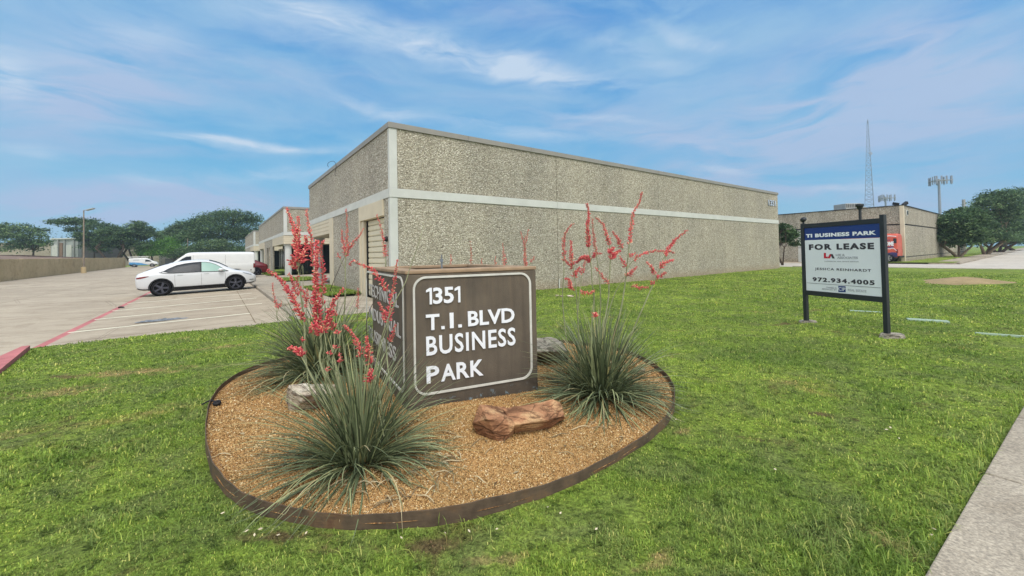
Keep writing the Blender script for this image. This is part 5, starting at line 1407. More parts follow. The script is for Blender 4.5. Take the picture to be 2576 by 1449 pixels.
VANST = [(0.0, .52, .88, 1.15, .95, 1.98, .84), (.06, .42, .93, 1.2, 1.0, 2.08, .88), (.3, .40, .95, 1.2, 1.01, 2.11, .89), (1.5, .38, .96, 1.2, 1.015, 2.13, .9), (3.0, .38, .96, 1.2, 1.015, 2.13, .9), (3.9, .38, .96, 1.2, 1.01, 2.12, .88),
         (4.25, .38, .96, 1.2, 1.0, 2.04, .84), (4.65, .38, .96, 1.2, .99, 1.72, .84), (5.0, .38, .95, 1.19, .98, 1.40, .86), (5.3, .38, .95, 1.14, .96, 1.27, .84), (5.75, .38, .93, 1.02, .93, 1.16, .78), (6.0, .42, .85, .9, .86, 1.0, .7), (6.1, .5, .75, .8, .76, .86, .6)]
def make_van(name, label, org, mat, MM, wheels=(1.25, 4.95), wr=.37, st0=VANST, rim='rimsilver', sides=(-1, 1), winx=(3.95, 4.85), zoff=0):
    st = dense(st0); p = thing(name, label, 'van', org)
    body(p, st, MM, mat, wheels, wr, .07)
    hw = max(s[4] for s in st)
    for s in (-1, 1):
        for wx in wheels: wheel(p, (wx, s*(hw-.13), wr), wr, .24, s, MM, rim, 6)
    L = st0[-1][0]
    for s in sides:
        a, b = winx; X = [a, a+(b-a)*.3, a+(b-a)*.55, a+(b-a)*.8, b]
        patch(p, 'window', st, X, [1.26+zoff]*4+[1.27+zoff], [1.83+zoff, 1.81+zoff, 1.68+zoff, 1.47+zoff, 1.31+zoff], s, M['carglass'], MM, .01)
        for x0 in (a-.12, b+.05): patch(p, 'door_gap', st, [x0, x0+.012], [.5]*2, [1.2+zoff]*2, s, M['groove'], MM, .003)
        for x0 in (a-.12,): patch(p, 'door_gap', st, [x0, x0+.012], [1.22+zoff]*2, [1.9+zoff]*2, s, M['groove'], MM, .003)
        patch(p, 'door_gap', st, [1.9, 1.912], [.5]*2, [1.9]*2, s, M['groove'], MM, .003)
        # pressed rib panels
        patch(p, 'side_panel', st, [.35, .9, 1.75], [1.32+zoff]*3, [1.86+zoff]*3, s, mat, MM, .010)
        patch(p, 'side_panel', st, [2.05, 2.8, a-.3], [1.32+zoff]*3, [1.86+zoff]*3, s, mat, MM, .010)
        patch(p, 'door_handle', st, [a+.05, a+.2], [1.08]*2, [1.13]*2, s, M['trim'], MM, .02, 1)
        patch(p, 'side_marker', st, [.22, .26, .32], [.66]*3, [.72]*3, s, M['trim'], MM, .01, 1)
        patch(p, 'taillight', st, [.0, .05, .12], [.86]*3, [1.2]*3, s, M['taillamp'], MM, .018, 2)
        patch(p, 'headlight', st, [L-.55, L-.35, L-.18], [.86, .82, .8], [1.02, .98, .9], s, M['headlamp'], MM, .015)
    crosspatch(p, 'windscreen', st, [winx[0]+.38, (winx[0]+winx[1])/2+.25, winx[1]+.1], .92, M['carglass'], MM)
    bx(p, 'bumper', (-.12, -.9, .40), (.08, .9, .56), M['trim'], MM, .03)
    bx(p, 'underbody', (.3, -.8, .25), (L-.4, .8, .45), M['trim'], MM)
    return p, st
# white cargo van beyond, rear to the building
vz = lot_z(1.2, 38)
VM = UVM @ Matrix.Translation((2.35, 38.55, vz+.012)) @ Matrix.Rotation(PI, 4, 'Z')
wv, wst = make_van('cargo_van', 'long white cargo van with its rear doors toward the warehouses, behind the white car', VM.to_translation(), M['vanwhite'], VM, rim='rim')
# dark red car beyond the van's rear
RM = UVM @ Matrix.Translation((3.6, 42.6, lot_z(1, 41)+.02)) @ Matrix.Rotation(PI, 4, 'Z')
make_car('parked_car', 'dark red car mostly hidden beyond the rear doors of the white van', 'car', RM.to_translation(), M['carred'], M3=RM)
# small blue and white van far away by the beige wall
SVST = [(0.0, .45, .74, .95, .80, 1.66, .68), (.06, .34, .80, 1.0, .85, 1.76, .72), (.4, .32, .82, 1.02, .86, 1.80, .73), (1.5, .30, .83, 1.02, .865, 1.84, .74), (2.6, .30, .83, 1.02, .865, 1.83, .73),
        (3.1, .30, .83, 1.02, .86, 1.70, .70), (3.55, .30, .83, 1.01, .85, 1.36, .72), (3.85, .30, .82, .97, .84, 1.14, .72), (4.2, .31, .80, .88, .82, 1.02, .70), (4.42, .36, .72, .76, .76, .86, .62), (4.5, .42, .62, .66, .66, .72, .52)]
q = at_y(323, 668, 81.5); qu, qv = uv_of(q)
SM = UVM @ Matrix.Translation((qu, qv+.85, lot_z(qu, qv)+.02))
p = thing('work_van', 'small white van with a blue swoosh and a roof rack far across the parking lot', 'van', SM.to_translation())
st = dense(SVST); body(p, st, SM, M['vanwhite'], (.85, 3.6), .31, .06)
for s in (-1, 1):
    for wx in (.85, 3.6): wheel(p, (wx, s*.75, .31), .31, .2, s, SM, 'rimsilver', 6)
    patch(p, 'window', st, [2.55, 2.8, 3.1, 3.35, 3.52], [1.07]*5, [1.5, 1.5, 1.42, 1.26, 1.12], s, M['carglass'], SM, .012)
    X = [.1, .5, 1.0, 1.5, 2.0, 2.6, 3.1]
    patch(p, 'blue_swoosh', st, X, [.40, .40, .40, .40, .38, .36, .35], [.98, .97, .96, .9, .8, .55, .40], s, M['skyblue'], SM, .006)
    patch(p, 'sill', st, [.02, .2, .45], [.34]*3, [.55]*3, s, M['trim'], SM, .012)
    patch(p, 'bumper_trim', st, [3.95, 4.2, 4.42], [.34]*3, [.52]*3, s, M['trim'], SM, .012)
    patch(p, 'logo', st, [.7, 1.0, 1.6], [1.35]*3, [1.5]*3, s, M['inkgrey'], SM, .006)
    patch(p, 'door_handle', st, [2.5, 2.65], [.98]*2, [1.03]*2, s, M['trim'], SM, .02, 1)
crosspatch(p, 'windscreen', st, [2.95, 3.3, 3.7], .92, M['carglass'], SM)
m = MB()
for y in (-.55, .55): m.tube([SM @ Vector((-.15, y, 2.02)), SM @ Vector((2.9, y, 2.02))], .035, 6)
for x in (.1, 1.3, 2.5): m.tube([SM @ Vector((x, -.6, 2.0)), SM @ Vector((x, .6, 2.0))], .02, 6); m.tube([SM @ Vector((x, -.6, 1.8)), SM @ Vector((x, -.6, 2.0))], .02, 6); m.tube([SM @ Vector((x, .6, 1.8)), SM @ Vector((x, .6, 2.0))], .02, 6)
m.box((-.2, -.35, 2.06), (3.0, .1, 2.16), SM)
m.build('roof_rack', M['band'], p)

# orange van beside the far building
OVST = [(s[0]*.95, s[1], s[2], s[3], s[4], s[5]*1.26 if s[5] > 1.5 else s[5]*1.12, s[6]) for s in VANST]
OM = UVM @ Matrix.Translation((51.5, 8.5, .1)) @ Matrix.Rotation(R(90), 4, 'Z')
ov, ost = make_van('high_roof_van', 'high roofed orange and purple wrapped van with HOME lettering beside the far grey building', OM.to_translation(), M['orange'], OM, st0=OVST, wheels=(.72, 4.4), winx=(3.8, 4.7), zoff=.28)
X = list(np.linspace(.05, 5.4, 16)); patch(ov, 'purple_band', ost, X, [.46]*16, [.86+.07*math.sin(x*5) for x in X], 1, M['purple'], OM, .016)
for (xa, xb, za, zb2, w_) in ((.1, 1.3, 2.35, 2.25, .05), (.08, .5, 1.0, 1.25, .05), (.5, 1.3, 1.2, .95, .05), (1.3, 2.2, 1.0, 2.2, .05)):
    X = list(np.linspace(xa, xb, 8)); zz = [za+(zb2-za)*((x-xa)/(xb-xa))+.12*math.sin(PI*(x-xa)/(xb-xa)) for x in X]
    patch(ov, 'graphic_stripe', ost, X, zz, [z+w_ for z in zz], 1, M['whitetext'], OM, .024, 1)
X = list(np.linspace(.3, 1.3, 8)); patch(ov, 'purple_smear', ost, X, [1.34]*8, [1.44+.03*math.sin(x*6) for x in X], 1, M['purple'], OM, .024, 1)
X = list(np.linspace(.5, 1.3, 8)); patch(ov, 'purple_smear', ost, X, [2.02]*8, [2.10+.03*math.sin(x*6) for x in X], 1, M['purple'], OM, .024, 1)
patch(ov, 'window', ost, [.08, .2, .3], [1.75]*3, [2.2, 2.22, 2.2], 1, M['carglass'], OM, .01)
lettering(ov, 'HOME', OM @ Vector((1.0, 1.04, 1.52)), -E2, up, .74, .40, M['whitetext'], .05, .02, .0)

# ================================================================= RETAINING WALL, POLE, FAR LEFT
tagw = None
m = MB(); v = -6
while v < 112:
    m.bbox((-15.72, v+.01, -.6), (-15.48, v+6.0, 1.86 + .0046*max(0, v+3-40)), UVM, .02); v += 6.01
tag(m.build('retaining_wall', M['wallstucco']), 'long low beige stucco wall along the far side of the parking lot', 'wall')
q = at_y(211, 683, 56.0); pu, pv = uv_of(q)
pb = at_y(210.5, 683, 53.0); pb.z = lot_z(*uv_of(pb))
pole = thing('light_pole', 'tall tan parking lot light pole with one angled lamp head by the beige wall', 'street lamp', pb)
topz = at_y(212, 530, 53.0).z
m = MB(); m.tube([pb+up*.6, pb+up*topz], [.11, .06], 12); m.build('pole', M['poletan'], pole)
m = MB(); m.lathe([(.27, -.3), (.27, .75), (.24, .8)], Matrix.Translation(pb), 20); m.build('base', M['wallstucco'], pole)
m = MB(); d = Vector((1, .2, .1)).normalized(); t0 = pb+up*topz
m.tube([t0, t0+d*.4+up*.05], .04, 8)
Mh = Matrix.Translation(t0+d*.75+up*.08) @ d.to_track_quat('X', 'Z').to_matrix().to_4x4() @ Matrix.Rotation(R(-12), 4, 'Y')
m.bbox((-.45, -.2, -.08), (.45, .2, .07), Mh, .05); m.build('lamp_head', M['metalgrey'], pole)
# far end: dark fence and pale low wall
def upright(name, xa, xb, ytop, ybot, y, th, mat, label, cat, ztop=None, par=None):
    a = at_y(xa, ytop, y); b = at_y(xb, ytop, y); z0 = at_y((xa+xb)/2, ybot, y).z; z1 = (a.z+b.z)/2
    m = MB(); m.bbox((a.x, y, z0), (b.x, y+th, z1), None, .03); o = m.build(name, mat, par)
    if label: tag(o, label, cat)
    return o
upright('screen_fence', 398, 560, 650, 680, 118, .2, M['fardark'], 'dark screened fence across the far end of the parking lot', 'fence')
upright('block_wall', 452, 640, 652, 676, 112, .3, M['farwall'], 'pale low block wall beside the dark fence beyond the parked cars', 'wall')
fg_ = MB()
for x, yt, y in ((472, 600, 100), (485, 602, 104)):
    a = at_y(x, 690, y); a.z = .2; b = at_y(x, yt, y)
    m = MB(); m.tube([a, b], .09, 8); tag(m.build('utility_post', M['poletan']), 'slim tan post standing before the trees, ' + ('left' if x < 480 else 'right') + ' one of two', 'post')
# industrial building behind wall on the left
fb = thing('industrial_building', 'long pale grey industrial building behind the beige wall on the left', 'building', at_y(140, 650, 112))
upright('wall', -160, 128, 612, 664, 112, 8, M['farwall'], None, None, par=fb)
upright('wall', 128, 196, 602, 664, 110, 9, M['fargrey'], None, None, par=fb)
upright('wall', 196, 262, 600, 664, 111, 9, M['fardark'], None, None, par=fb)
upright('wall', 262, 400, 617, 668, 116, 8, M['farwall'], None, None, par=fb)
upright('roof', 126, 198, 599, 602, 109.6, 9.5, M['band'], None, None, par=fb)
upright('door', 149, 157, 611, 658, 109.8, .15, M['brown'], None, None, par=fb)
for x0 in (130, 166):
    f_ = upright('loading_door', x0, x0+14, 616, 658, 109.85, .1, M['band'], None, None, par=fb)
for x0 in (143.5, 159.5, 183): upright('pilaster', x0, x0+3, 603, 660, 109.7, .25, M['metalgrey'], None, None, par=fb)
# low brown roof just over the wall
a = at_y(-40, 640, 62); b = at_y(260, 651, 92)
m = MB()
P = [at_y(-60, 641, 60), at_y(60, 641.5, 70), at_y(262, 650, 100), at_y(150, 654, 88), at_y(-60, 655, 52)]
m.prism([Vector((p.x, p.y, p.z)) for p in P], (0, 0, -.35)); shed = thing('lean_to_shelter', 'low brown roofed shelter showing just above the beige wall at the left', 'shelter', P[2])
m.build('roof', M['brown'], shed)
m = MB()
for p in (P[4], P[3], P[0], P[1], P[2]):
    m.tube([Vector((p.x*.995, p.y+.3, -.4)), Vector((p.x*.995, p.y+.3, p.z-.3))], .1, 6)
m.build('posts', M['fardark'], shed)

# ================================================================= FAR RIGHT BUILDING
c0 = (52.6, 8.4)
rb = thing('grey_building', 'low grey pebble-walled building with dark joint lines across the side road', 'building', UV(*c0))
H = 5.45
def rbx(name, lo, hi, mat, b=.015, par=rb): return pbox(par, name, lo, hi, mat, b)
rbx('roof', (52.9, 8.7, .5), (96.6, 66.6, H-.25), M['roof'])
rbx('wall_panel', (52.6, 8.65, 3.72), (52.85, 67, H), M['agg_far']); rbx('wall_panel', (52.85, 8.4, 3.72), (97, 8.65, H), M['agg_far'])
rbx('wall_panel', (52.86, 66.7, .0), (97, 67, H), M['agg_far']); rbx('wall_panel', (96.7, 8.66, .0), (97, 66.6, H), M['agg_far'])
rbx('corner_pier', (52.55, 8.35, -.1), (52.848, 8.648, H), M['beige'])
for a, b in ((52.86, 61.9), (61.96, 71), (71.06, 80), (80.06, 89), (89.06, 97)): rbx('wall_panel', (a, 8.42, .55), (b, 8.64, 3.60), M['agg_far'])
rbx('joint', (52.86, 8.46, 3.59), (97, 8.62, 3.73), M['trim']); rbx('plinth', (52.86, 8.40, -.3), (97, 8.64, .47), M['agg_far']); rbx('joint', (52.86, 8.46, .46), (97, 8.62, .56), M['trim'])
rbx('wall_panel', (52.62, 8.66, -.3), (52.84, 11.2, 3.60), M['agg_far'])
rbx('joint', (52.66, 8.66, 3.59), (52.82, 67, 3.73), M['trim'])
v = 11.2; k = 0
while v < 60:
    rbx('mullion', (52.60, v, -.1), (52.84, v+.12, 3.6), M['trim'])
    dr = rbx('dock_door', (52.70, v+.13, 1.62), (52.80, v+5.9, 3.58), M['band'])
    rbx('dock_door', (52.70, v+.13, -.1), (52.80, v+5.9, 1.55), M['band'])
    rbx('wall_panel', (52.62, v+5.92, -.3), (52.84, v+8.0, 3.6), M['agg_far'])
    v += 8.02; k += 1
m = MB(); m.box((52.52, 8.32, H+.002), (97.1, 8.7, H+.07), UVM); m.box((52.52, 8.702, H+.002), (52.9, 67, H+.07), UVM); m.build('coping', M['trim'], rb)
rbx('window', (53.9, 8.36, 4.55), (54.6, 8.41, 5.1), M['band'], .01); rbx('pane', (54.1, 8.33, 4.62), (54.5, 8.358, 5.03), M['glass'], .004)
# roof things
def on_depth(x, ybase, y): return at_y(x, ybase, y)
a = at_y(2128, 525, 52); b = at_y(2166, 511, 52)
ac = thing('rooftop_unit', 'pale boxy air conditioning unit on the roof of the far grey building', 'air conditioner', Vector(((a.x+b.x)/2, 52, 5.3)))
m = MB(); m.bbox((a.x, 52, 5.2), (b.x, 54, b.z), None, .04); m.build('housing', M['metalgrey'], ac)
m = MB()
for i in range(9): t = a.x+.1+(b.x-a.x-.2)*i/8; m.box((t, 51.95, b.z-.55), (t+.06, 51.99, b.z-.1))
m.build('louvres', M['fardark'], ac)
a2 = at_y(2166, 521, 52); b2 = at_y(2184, 521, 52); m = MB(); m.bbox((a2.x+.02, 52.2, 5.2), (b2.x, 53.5, a2.z), None, .03); m.build('duct', M['farwall'], ac)
for i, (x, y, yy) in enumerate(((2253.5, 513, 40.5), (2276.5, 513, 38.6))):
    q = at_y(x, y, yy); m = MB()
    t = thing('roof_floodlight', ('left floodlight on the roof edge of the far grey building, facing out', 'right floodlight at the roof corner of the far grey building, tilted')[i], 'floodlight', Vector((q.x, q.y, H)), 'floodlights on the far roof corner')
    m.tube([Vector((q.x, q.y, H)), Vector((q.x, q.y, q.z))], .03, 6); m.build('bracket', M['trim'], t)
    m = MB(); m.bbox((-.26, -.12, -.14), (.26, .12, .14), Matrix.Translation(q) @ Matrix.Rotation(R((8, -35)[i]), 4, 'Y') @ Matrix.Rotation(R(20), 4, 'X'), .03); m.build('lamp_head', M['trim'], t)
# ---- masts
def lattice(name, label, cx, ytop, ybot, y, wbase, wtop, n, mat):
    t = at_y(cx, ytop, y); z1 = t.z; z0 = -.4; m = MB(); th = thing(name, label, 'tower', Vector((t.x, y, z0)))
    def ct(z, k):
        f = (z-z0)/(z1-z0); w = wbase+(wtop-wbase)*min(1, f**.8); a = R(20+120*k); return Vector((t.x+w*.58*math.cos(a), y+w*.58*math.sin(a), z))
    zs = [z0+(z1-z0)*i/n for i in range(n+1)]
    for k in range(3):
        m.tube([ct(z, k) for z in zs], [.30-.16*i/n for i in range(n+1)], 5)
        for i in range(n): m.tube([ct(zs[i], k), ct(zs[i+1], (k+1) % 3)], .11, 4, caps=False); m.tube([ct(zs[i+1], k), ct(zs[i+1], (k+1) % 3)], .12, 4, caps=False); m.tube([ct(zs[i], (k+1) % 3), ct(zs[i+1], k)], .11, 4, caps=False)
    m.build('lattice', mat, th)
    m = MB(); top = Vector((t.x, y, z1)); m.tube([top-up*2, top+up*2.2], .45, 6); m.build('antenna', mat, th)
    q = at_y(cx+7, 386, y)
    m = MB(); m.lathe([(.2, -.8), (1.1, -.5), (1.7, .2), (1.6, .3)], Matrix.Translation(q) @ Matrix.Rotation(R(80), 4, 'X'), 14); m.build('dish', mat, th)
lattice('lattice_tower', 'very tall thin lattice radio tower rising far behind the grey building', 2183, 306, 520, 400, 12.5, 1.2, 26, M['mast'])
def cell(label, cx, ytop, y, w):
    t = at_y(cx, ytop, y); b = Vector((t.x, y, -.4)); th = thing('cell_tower', label, 'antenna mast', b, 'cell masts behind the grey building'); s = w/6.0
    m = MB(); m.tube([b, Vector((t.x, y, t.z-1.0*s))], [.42*s, .26*s], 10); m.build('pole', M['mast'], th)
    m = MB(); zc = t.z-1.5*s
    P = [Vector((t.x+w/2*math.cos(R(90+120*k)), y+w/2*math.sin(R(90+120*k)), zc)) for k in range(3)]
    for k in range(3):
        a, c_ = P[k], P[(k+1) % 3]; m.tube([a, c_], .09*s, 5); m.tube([Vector((t.x, y, zc)), a], .1*s, 5)
    m.build('platform', M['metalgrey'], th)
    for k in range(3):
        a, c_ = P[k], P[(k+1) % 3]
        for j in range(4):
            f = .08+.28*j; q = a.lerp(c_, f); m = MB(); m.bbox((-.18*s, -.1*s, -1.1*s), (.18*s, .1*s, 1.2*s), Matrix.Translation(q) @ Matrix.Rotation(R(120*k+30), 4, 'Z'), .03); m.tube([q-up*1.3*s, q+up*1.3*s], .05*s, 4); m.build('panel_antenna', M['mast'], th)
cell('taller cell mast with a triangular antenna crown on a single pole at the right', 2361, 442, 125, 6.4)
cell('shorter cell mast whose antenna crown shows just above the grey roof', 2227, 489, 190, 7.5)
q = at_y(2424, 502, 70); m = MB(); m.tube([Vector((q.x, q.y, .0)), q-up*1.4], .1, 6); m.tube([q-up*1.4, q], .22, 8); tag(m.build('roof_vent_mast', M['metalgrey']), 'short grey stack standing just behind the right hand trees', 'stack')

# ================================================================= TREES
def leaf_cloud(blobs, n, size, seed, flat=.0):
    """many small leaf clumps through a set of ellipsoids"""
    r = np.random.default_rng(seed); tot = sum((b[3]*b[4]*b[5])**.67 for b in blobs); Vs = []; Rn = []
    for (x, y, z, a, b, c) in blobs:
        k = int(n*((a*b*c)**.67)/tot); m = max(6, k//26)
        d = r.normal(0, 1, (m, 3)); d /= np.linalg.norm(d, axis=1)[:,None]; d[:,2] = np.where(d[:,2] < -.35, -d[:,2]*.5, d[:,2])
        rr = (r.uniform(.45, 1.08, m))**.6
        cc = np.array([x, y, z])+d*rr[:,None]*np.array([a, b, c])
        cs = r.uniform(.45, 1.5, m)
        tone = r.beta(1.3, 1.6, m)*.75
        i = r.integers(0, m, k); sp = .17*min(a, b)*cs[i]
        P = cc[i]+r.normal(0, 1, (k, 3))*np.stack([sp*1.25, sp*1.25, sp*.6], 1)
        nr_ = r.normal(0, 1, (k, 3)); nr_[:,2] = np.abs(nr_[:,2])+.5; nr_ /= np.linalg.norm(nr_, axis=1)[:,None]
        A = np.cross(nr_, r.normal(0, 1, (k, 3))); A /= np.linalg.norm(A, axis=1)[:,None]; B = np.cross(nr_, A)
        s = size*(.5+1.0*r.random(k))[:,None]
        q = np.stack([P-A*s*.5, P-B*s*.22+A*s*.05, P+A*s*.5, P+B*s*.22-nr_*s*.08], 1)
        Vs.append(q.reshape(-1, 3)); Rn.append(np.repeat(np.clip(tone[i]+r.normal(.2, .13, k), 0, 1), 4))
    return np.concatenate(Vs), np.concatenate(Rn)
def tree(label, base, blobs, n, size, seed, mat, bark='bark', trunks=1, tr=.22, spread=1.2, name='tree', group=None, cat='tree'):
    th = thing(name, label, cat, base, group); rr = random.Random(seed)
    m = MB(); zc = min(b[2]-b[5]*.3 for b in blobs)
    cxm = sum(b[0] for b in blobs)/len(blobs); cym = sum(b[1] for b in blobs)/len(blobs)
    for t in range(trunks):
        a = rr.uniform(0, 6.28); s = spread*(.3 if trunks == 1 else 1)
        p0 = Vector(base)+Vector((math.cos(a), math.sin(a), 0))*tr*(0 if trunks == 1 else 1.1)
        pz = (zc-base[2]); p1 = p0+Vector((math.cos(a)*s*.3, math.sin(a)*s*.3, pz*.45)); p2 = p0+Vector((math.cos(a)*s*.8, math.sin(a)*s*.8, pz*.95))
        S = smooth_path([p0-up*.2, p0+up*.12, p1, p2], 4); m.tube(S, [tr*(1.25-.6*i/len(S))/(1 if trunks == 1 else 1.5) for i in range(len(S))], 8)
        bl = sorted(blobs, key=lambda b: (b[0]-p2.x)**2+(b[1]-p2.y)**2)[:5 if trunks == 1 else 3]
        for b in bl:
            c_ = Vector(b[:3]); S2 = smooth_path([p2, p2.lerp(c_, .5)+Vector((rr.uniform(-.3, .3), rr.uniform(-.3, .3), -.2)), c_+up*b[5]*.3], 4)
            m.tube(S2, [tr*(.55-.45*i/len(S2))/(1 if trunks == 1 else 1.3) for i in range(len(S2))], 6)
            for _ in range(4):
                e_ = c_+Vector((rr.uniform(-.7, .7)*b[3], rr.uniform(-.7, .7)*b[4], rr.uniform(-.1, .8)*b[5])); m.tube(smooth_path([S2[5], S2[5].lerp(e_, .5)+up*.15, e_], 3), [tr*.2, tr*.17, tr*.14, tr*.11, tr*.08, tr*.05, tr*.02], 5)
    m.build('trunk', M[bark], th, smooth=True)
    V, rn = leaf_cloud(blobs, n, size, seed)
    np_mesh('crown', V, np.arange(len(V)), 4, M[mat], th, {'rnd': rn})
    return th
def pxtree(label, cx, ybase, y, pb, n, size, seed, mat, zbase=0.0, **kw):
    """pb: blobs in photo pixels (x, y, half width, half height); real depth spread added"""
    k = y/F; rr = random.Random(seed*3+1); base = at_y(cx, ybase, y); base.z = zbase; B = []
    for (x, yy, hw, hh) in pb:
        dy = rr.uniform(-.35, .35)*hw*k*1.5; c_ = at_y(x, yy, y+dy); B.append((c_.x, c_.y, c_.z, hw*k, hw*k*.9, hh*k))
    return tree(label, base, B, n, size, seed, mat, **kw)
G1 = 'trees beyond the beige wall'
pxtree('dark spreading tree at the far left edge, over the low brown roof', 80, 655, 96, [(30, 600, 38, 26), (85, 598, 30, 22), (60, 578, 30, 14), (10, 590, 30, 26), (105, 612, 20, 15), (40, 625, 40, 16), (70, 615, 34, 20), (20, 570, 18, 10), (100, 580, 16, 10), (-40, 600, 40, 30), (-90, 605, 40, 30)], 15000, .42, 1, 'oak2', group=G1)
pxtree('wide flat-topped tree behind the light pole', 236, 655, 104, [(150, 562, 24, 10), (180, 560, 30, 12), (215, 562, 30, 14), (245, 575, 30, 20), (225, 600, 26, 20), (262, 590, 22, 20), (195, 578, 22, 10), (240, 618, 26, 14), (215, 596, 26, 14), (255, 630, 20, 12)], 15000, .42, 2, 'oak', group=G1)
pxtree('mid green round tree with forked dark trunks right of the light pole', 287, 648, 96, [(285, 585, 30, 15), (300, 604, 26, 18), (268, 600, 22, 16), (310, 585, 20, 12), (285, 618, 28, 10)], 12000, .38, 3, 'oak', trunks=4, tr=.4, spread=3.4, group=G1)
pxtree('dark domed tree with spreading trunks behind the far white van', 338, 648, 100, [(345, 572, 22, 16), (365, 588, 28, 18), (335, 600, 26, 18), (385, 596, 20, 14), (350, 618, 26, 12), (320, 592, 16, 14)], 12000, .38, 4, 'oak2', trunks=4, tr=.38, spread=3.0, group=G1)
G2 = 'trees at the end of the parking lot'
pxtree('bright lime green low tree just above the far dark fence', 385, 668, 103, [(385, 625, 36, 20), (420, 615, 34, 22), (365, 636, 22, 12), (445, 630, 30, 18), (405, 638, 46, 10)], 14000, .34, 5, 'lime', tr=.2, group=G2)
pxtree('grey green tree between the bright low tree and the tallest dark tree', 440, 668, 112, [(440, 585, 26, 14), (465, 575, 30, 18), (430, 600, 26, 18), (470, 605, 38, 22), (410, 596, 18, 12)], 13000, .42, 6, 'oak2', tr=.4, group=G2)
pxtree('tallest dark oak over the roof of the white van', 560, 672, 108, [(540, 555, 40, 20), (590, 548, 40, 22), (500, 568, 34, 20), (625, 562, 36, 24), (560, 585, 60, 28), (510, 600, 46, 24), (610, 605, 46, 30), (480, 590, 26, 18), (560, 540, 22, 10), (650, 590, 22, 26)], 30000, .42, 7, 'oak', tr=.6, group=G2)
pxtree('shaded lower trees directly behind the white van roof', 590, 678, 102, [(500, 635, 46, 18), (570, 635, 50, 22), (630, 635, 40, 26), (540, 618, 40, 16), (470, 640, 26, 14), (440, 645, 24, 12)], 20000, .36, 8, 'oak2', tr=.3, group=G2)
G3 = 'trees along the far grey building'
pxtree('nearest round leafy tree at the right building wall, on several pale trunks', 2412, 643, 49, [(2405, 560, 34, 26), (2440, 545, 28, 22), (2385, 585, 26, 24), (2430, 585, 36, 24), (2470, 570, 24, 22), (2410, 612, 34, 16), (2440, 605, 30, 16), (2380, 600, 18, 20), (2400, 535, 14, 10), (2425, 530, 12, 9)], 22000, .26, 9, 'oak', bark='barkpale', trunks=4, tr=.2, spread=1.5, group=G3)
pxtree('second tree in the right hand row with thick pale trunks', 2478, 645, 60, [(2480, 520, 30, 22), (2510, 505, 36, 24), (2465, 545, 28, 20), (2500, 560, 36, 26), (2530, 540, 30, 26), (2500, 598, 36, 24), (2475, 600, 30, 20), (2455, 580, 26, 20)], 24000, .28, 10, 'oak2', bark='barkpale', trunks=4, tr=.3, spread=2.2, group=G3)
pxtree('third tree in the right hand row, darker, near the right edge', 2512, 640, 72, [(2530, 500, 36, 22), (2560, 495, 30, 22), (2545, 540, 34, 30), (2520, 580, 30, 26), (2560, 585, 30, 24), (2530, 605, 34, 20), (2500, 600, 24, 20)], 18000, .32, 11, 'oak', trunks=3, tr=.35, spread=2, group=G3)
pxtree('brownish far tree cut by the right edge of the view', 2556, 633, 88, [(2580, 520, 30, 26), (2600, 560, 36, 36), (2570, 595, 26, 26), (2630, 530, 40, 40), (2590, 610, 30, 16)], 14000, .36, 12, 'oak2', trunks=3, tr=.4, spread=2, group=G3)
pxtree('slim young tree with bare forked stems between the two grey buildings', 1969, 656, 37.5, [(1980, 590, 22, 20), (1972, 610, 20, 14), (1995, 600, 16, 18), (1975, 572, 14, 10), (2000, 618, 14, 10), (1968, 568, 7, 10)], 5200, .17, 13, 'oak', trunks=5, tr=.09, spread=1.3, cat='tree', name='young_tree')
# ================================================================= GRASS + GRAVEL (uncountable)
def blades(name, P, h, w, seed, mat, label, cat='grass', up_only=False):
    n = len(P); r = np.random.default_rng(seed)
    a = r.uniform(0, 2*PI, n); lean = np.abs(r.normal(0, 1.0, n)).clip(0, 1.5)+.1
    dirx = np.cos(a); diry = np.sin(a)
    H = h*(.45+.8*r.random(n)); W = w*(.7+.6*r.random(n))
    sx = -diry; sy = dirx
    V = np.zeros((n, 5, 3)); lx = dirx*np.sin(lean); ly = diry*np.sin(lean); lz = np.cos(lean)
    V[:,0] = P-np.stack([sx*W/2, sy*W/2, np.full(n, .006)], 1); V[:,1] = P+np.stack([sx*W/2, sy*W/2, np.full(n, -.006)], 1)
    mid = P+np.stack([lx*H*.5, ly*H*.5, lz*H*.6], 1)
    V[:,2] = mid+np.stack([sx*W*.42, sy*W*.42, 0*W], 1); V[:,3] = mid-np.stack([sx*W*.42, sy*W*.42, 0*W], 1)
    V[:,4] = P+np.stack([lx*H*1.25, ly*H*1.25, lz*H*.95-.25*H*lean], 1)
    V[:,4,2] = np.maximum(V[:,4,2], P[:,2]+.006)
    i = np.arange(n)*5
    q = np.stack([i, i+1, i+2, i, i+2, i+3, i+3, i+2, i+4], 1).ravel()
    rnd = np.repeat(r.random(n), 5)
    o = np_mesh(name, V.reshape(-1, 3), q, 3, mat, None, {'rnd': rnd}); tag(o, label, cat, kind='stuff'); return o
def vnoise(P, s, seed=0):
    """cheap smooth value noise in numpy"""
    x = P[:,0]*s+seed*13.1; y = P[:,1]*s+seed*7.7; xi = np.floor(x).astype(int); yi = np.floor(y).astype(int); fx = x-xi; fy = y-yi
    def hsh(a, b): v = np.sin(a*127.1+b*311.7+seed)*43758.5453; return v-np.floor(v)
    fx = fx*fx*(3-2*fx); fy = fy*fy*(3-2*fy)
    return (hsh(xi, yi)*(1-fx)+hsh(xi+1, yi)*fx)*(1-fy)+(hsh(xi, yi+1)*(1-fx)+hsh(xi+1, yi+1)*fx)*fy
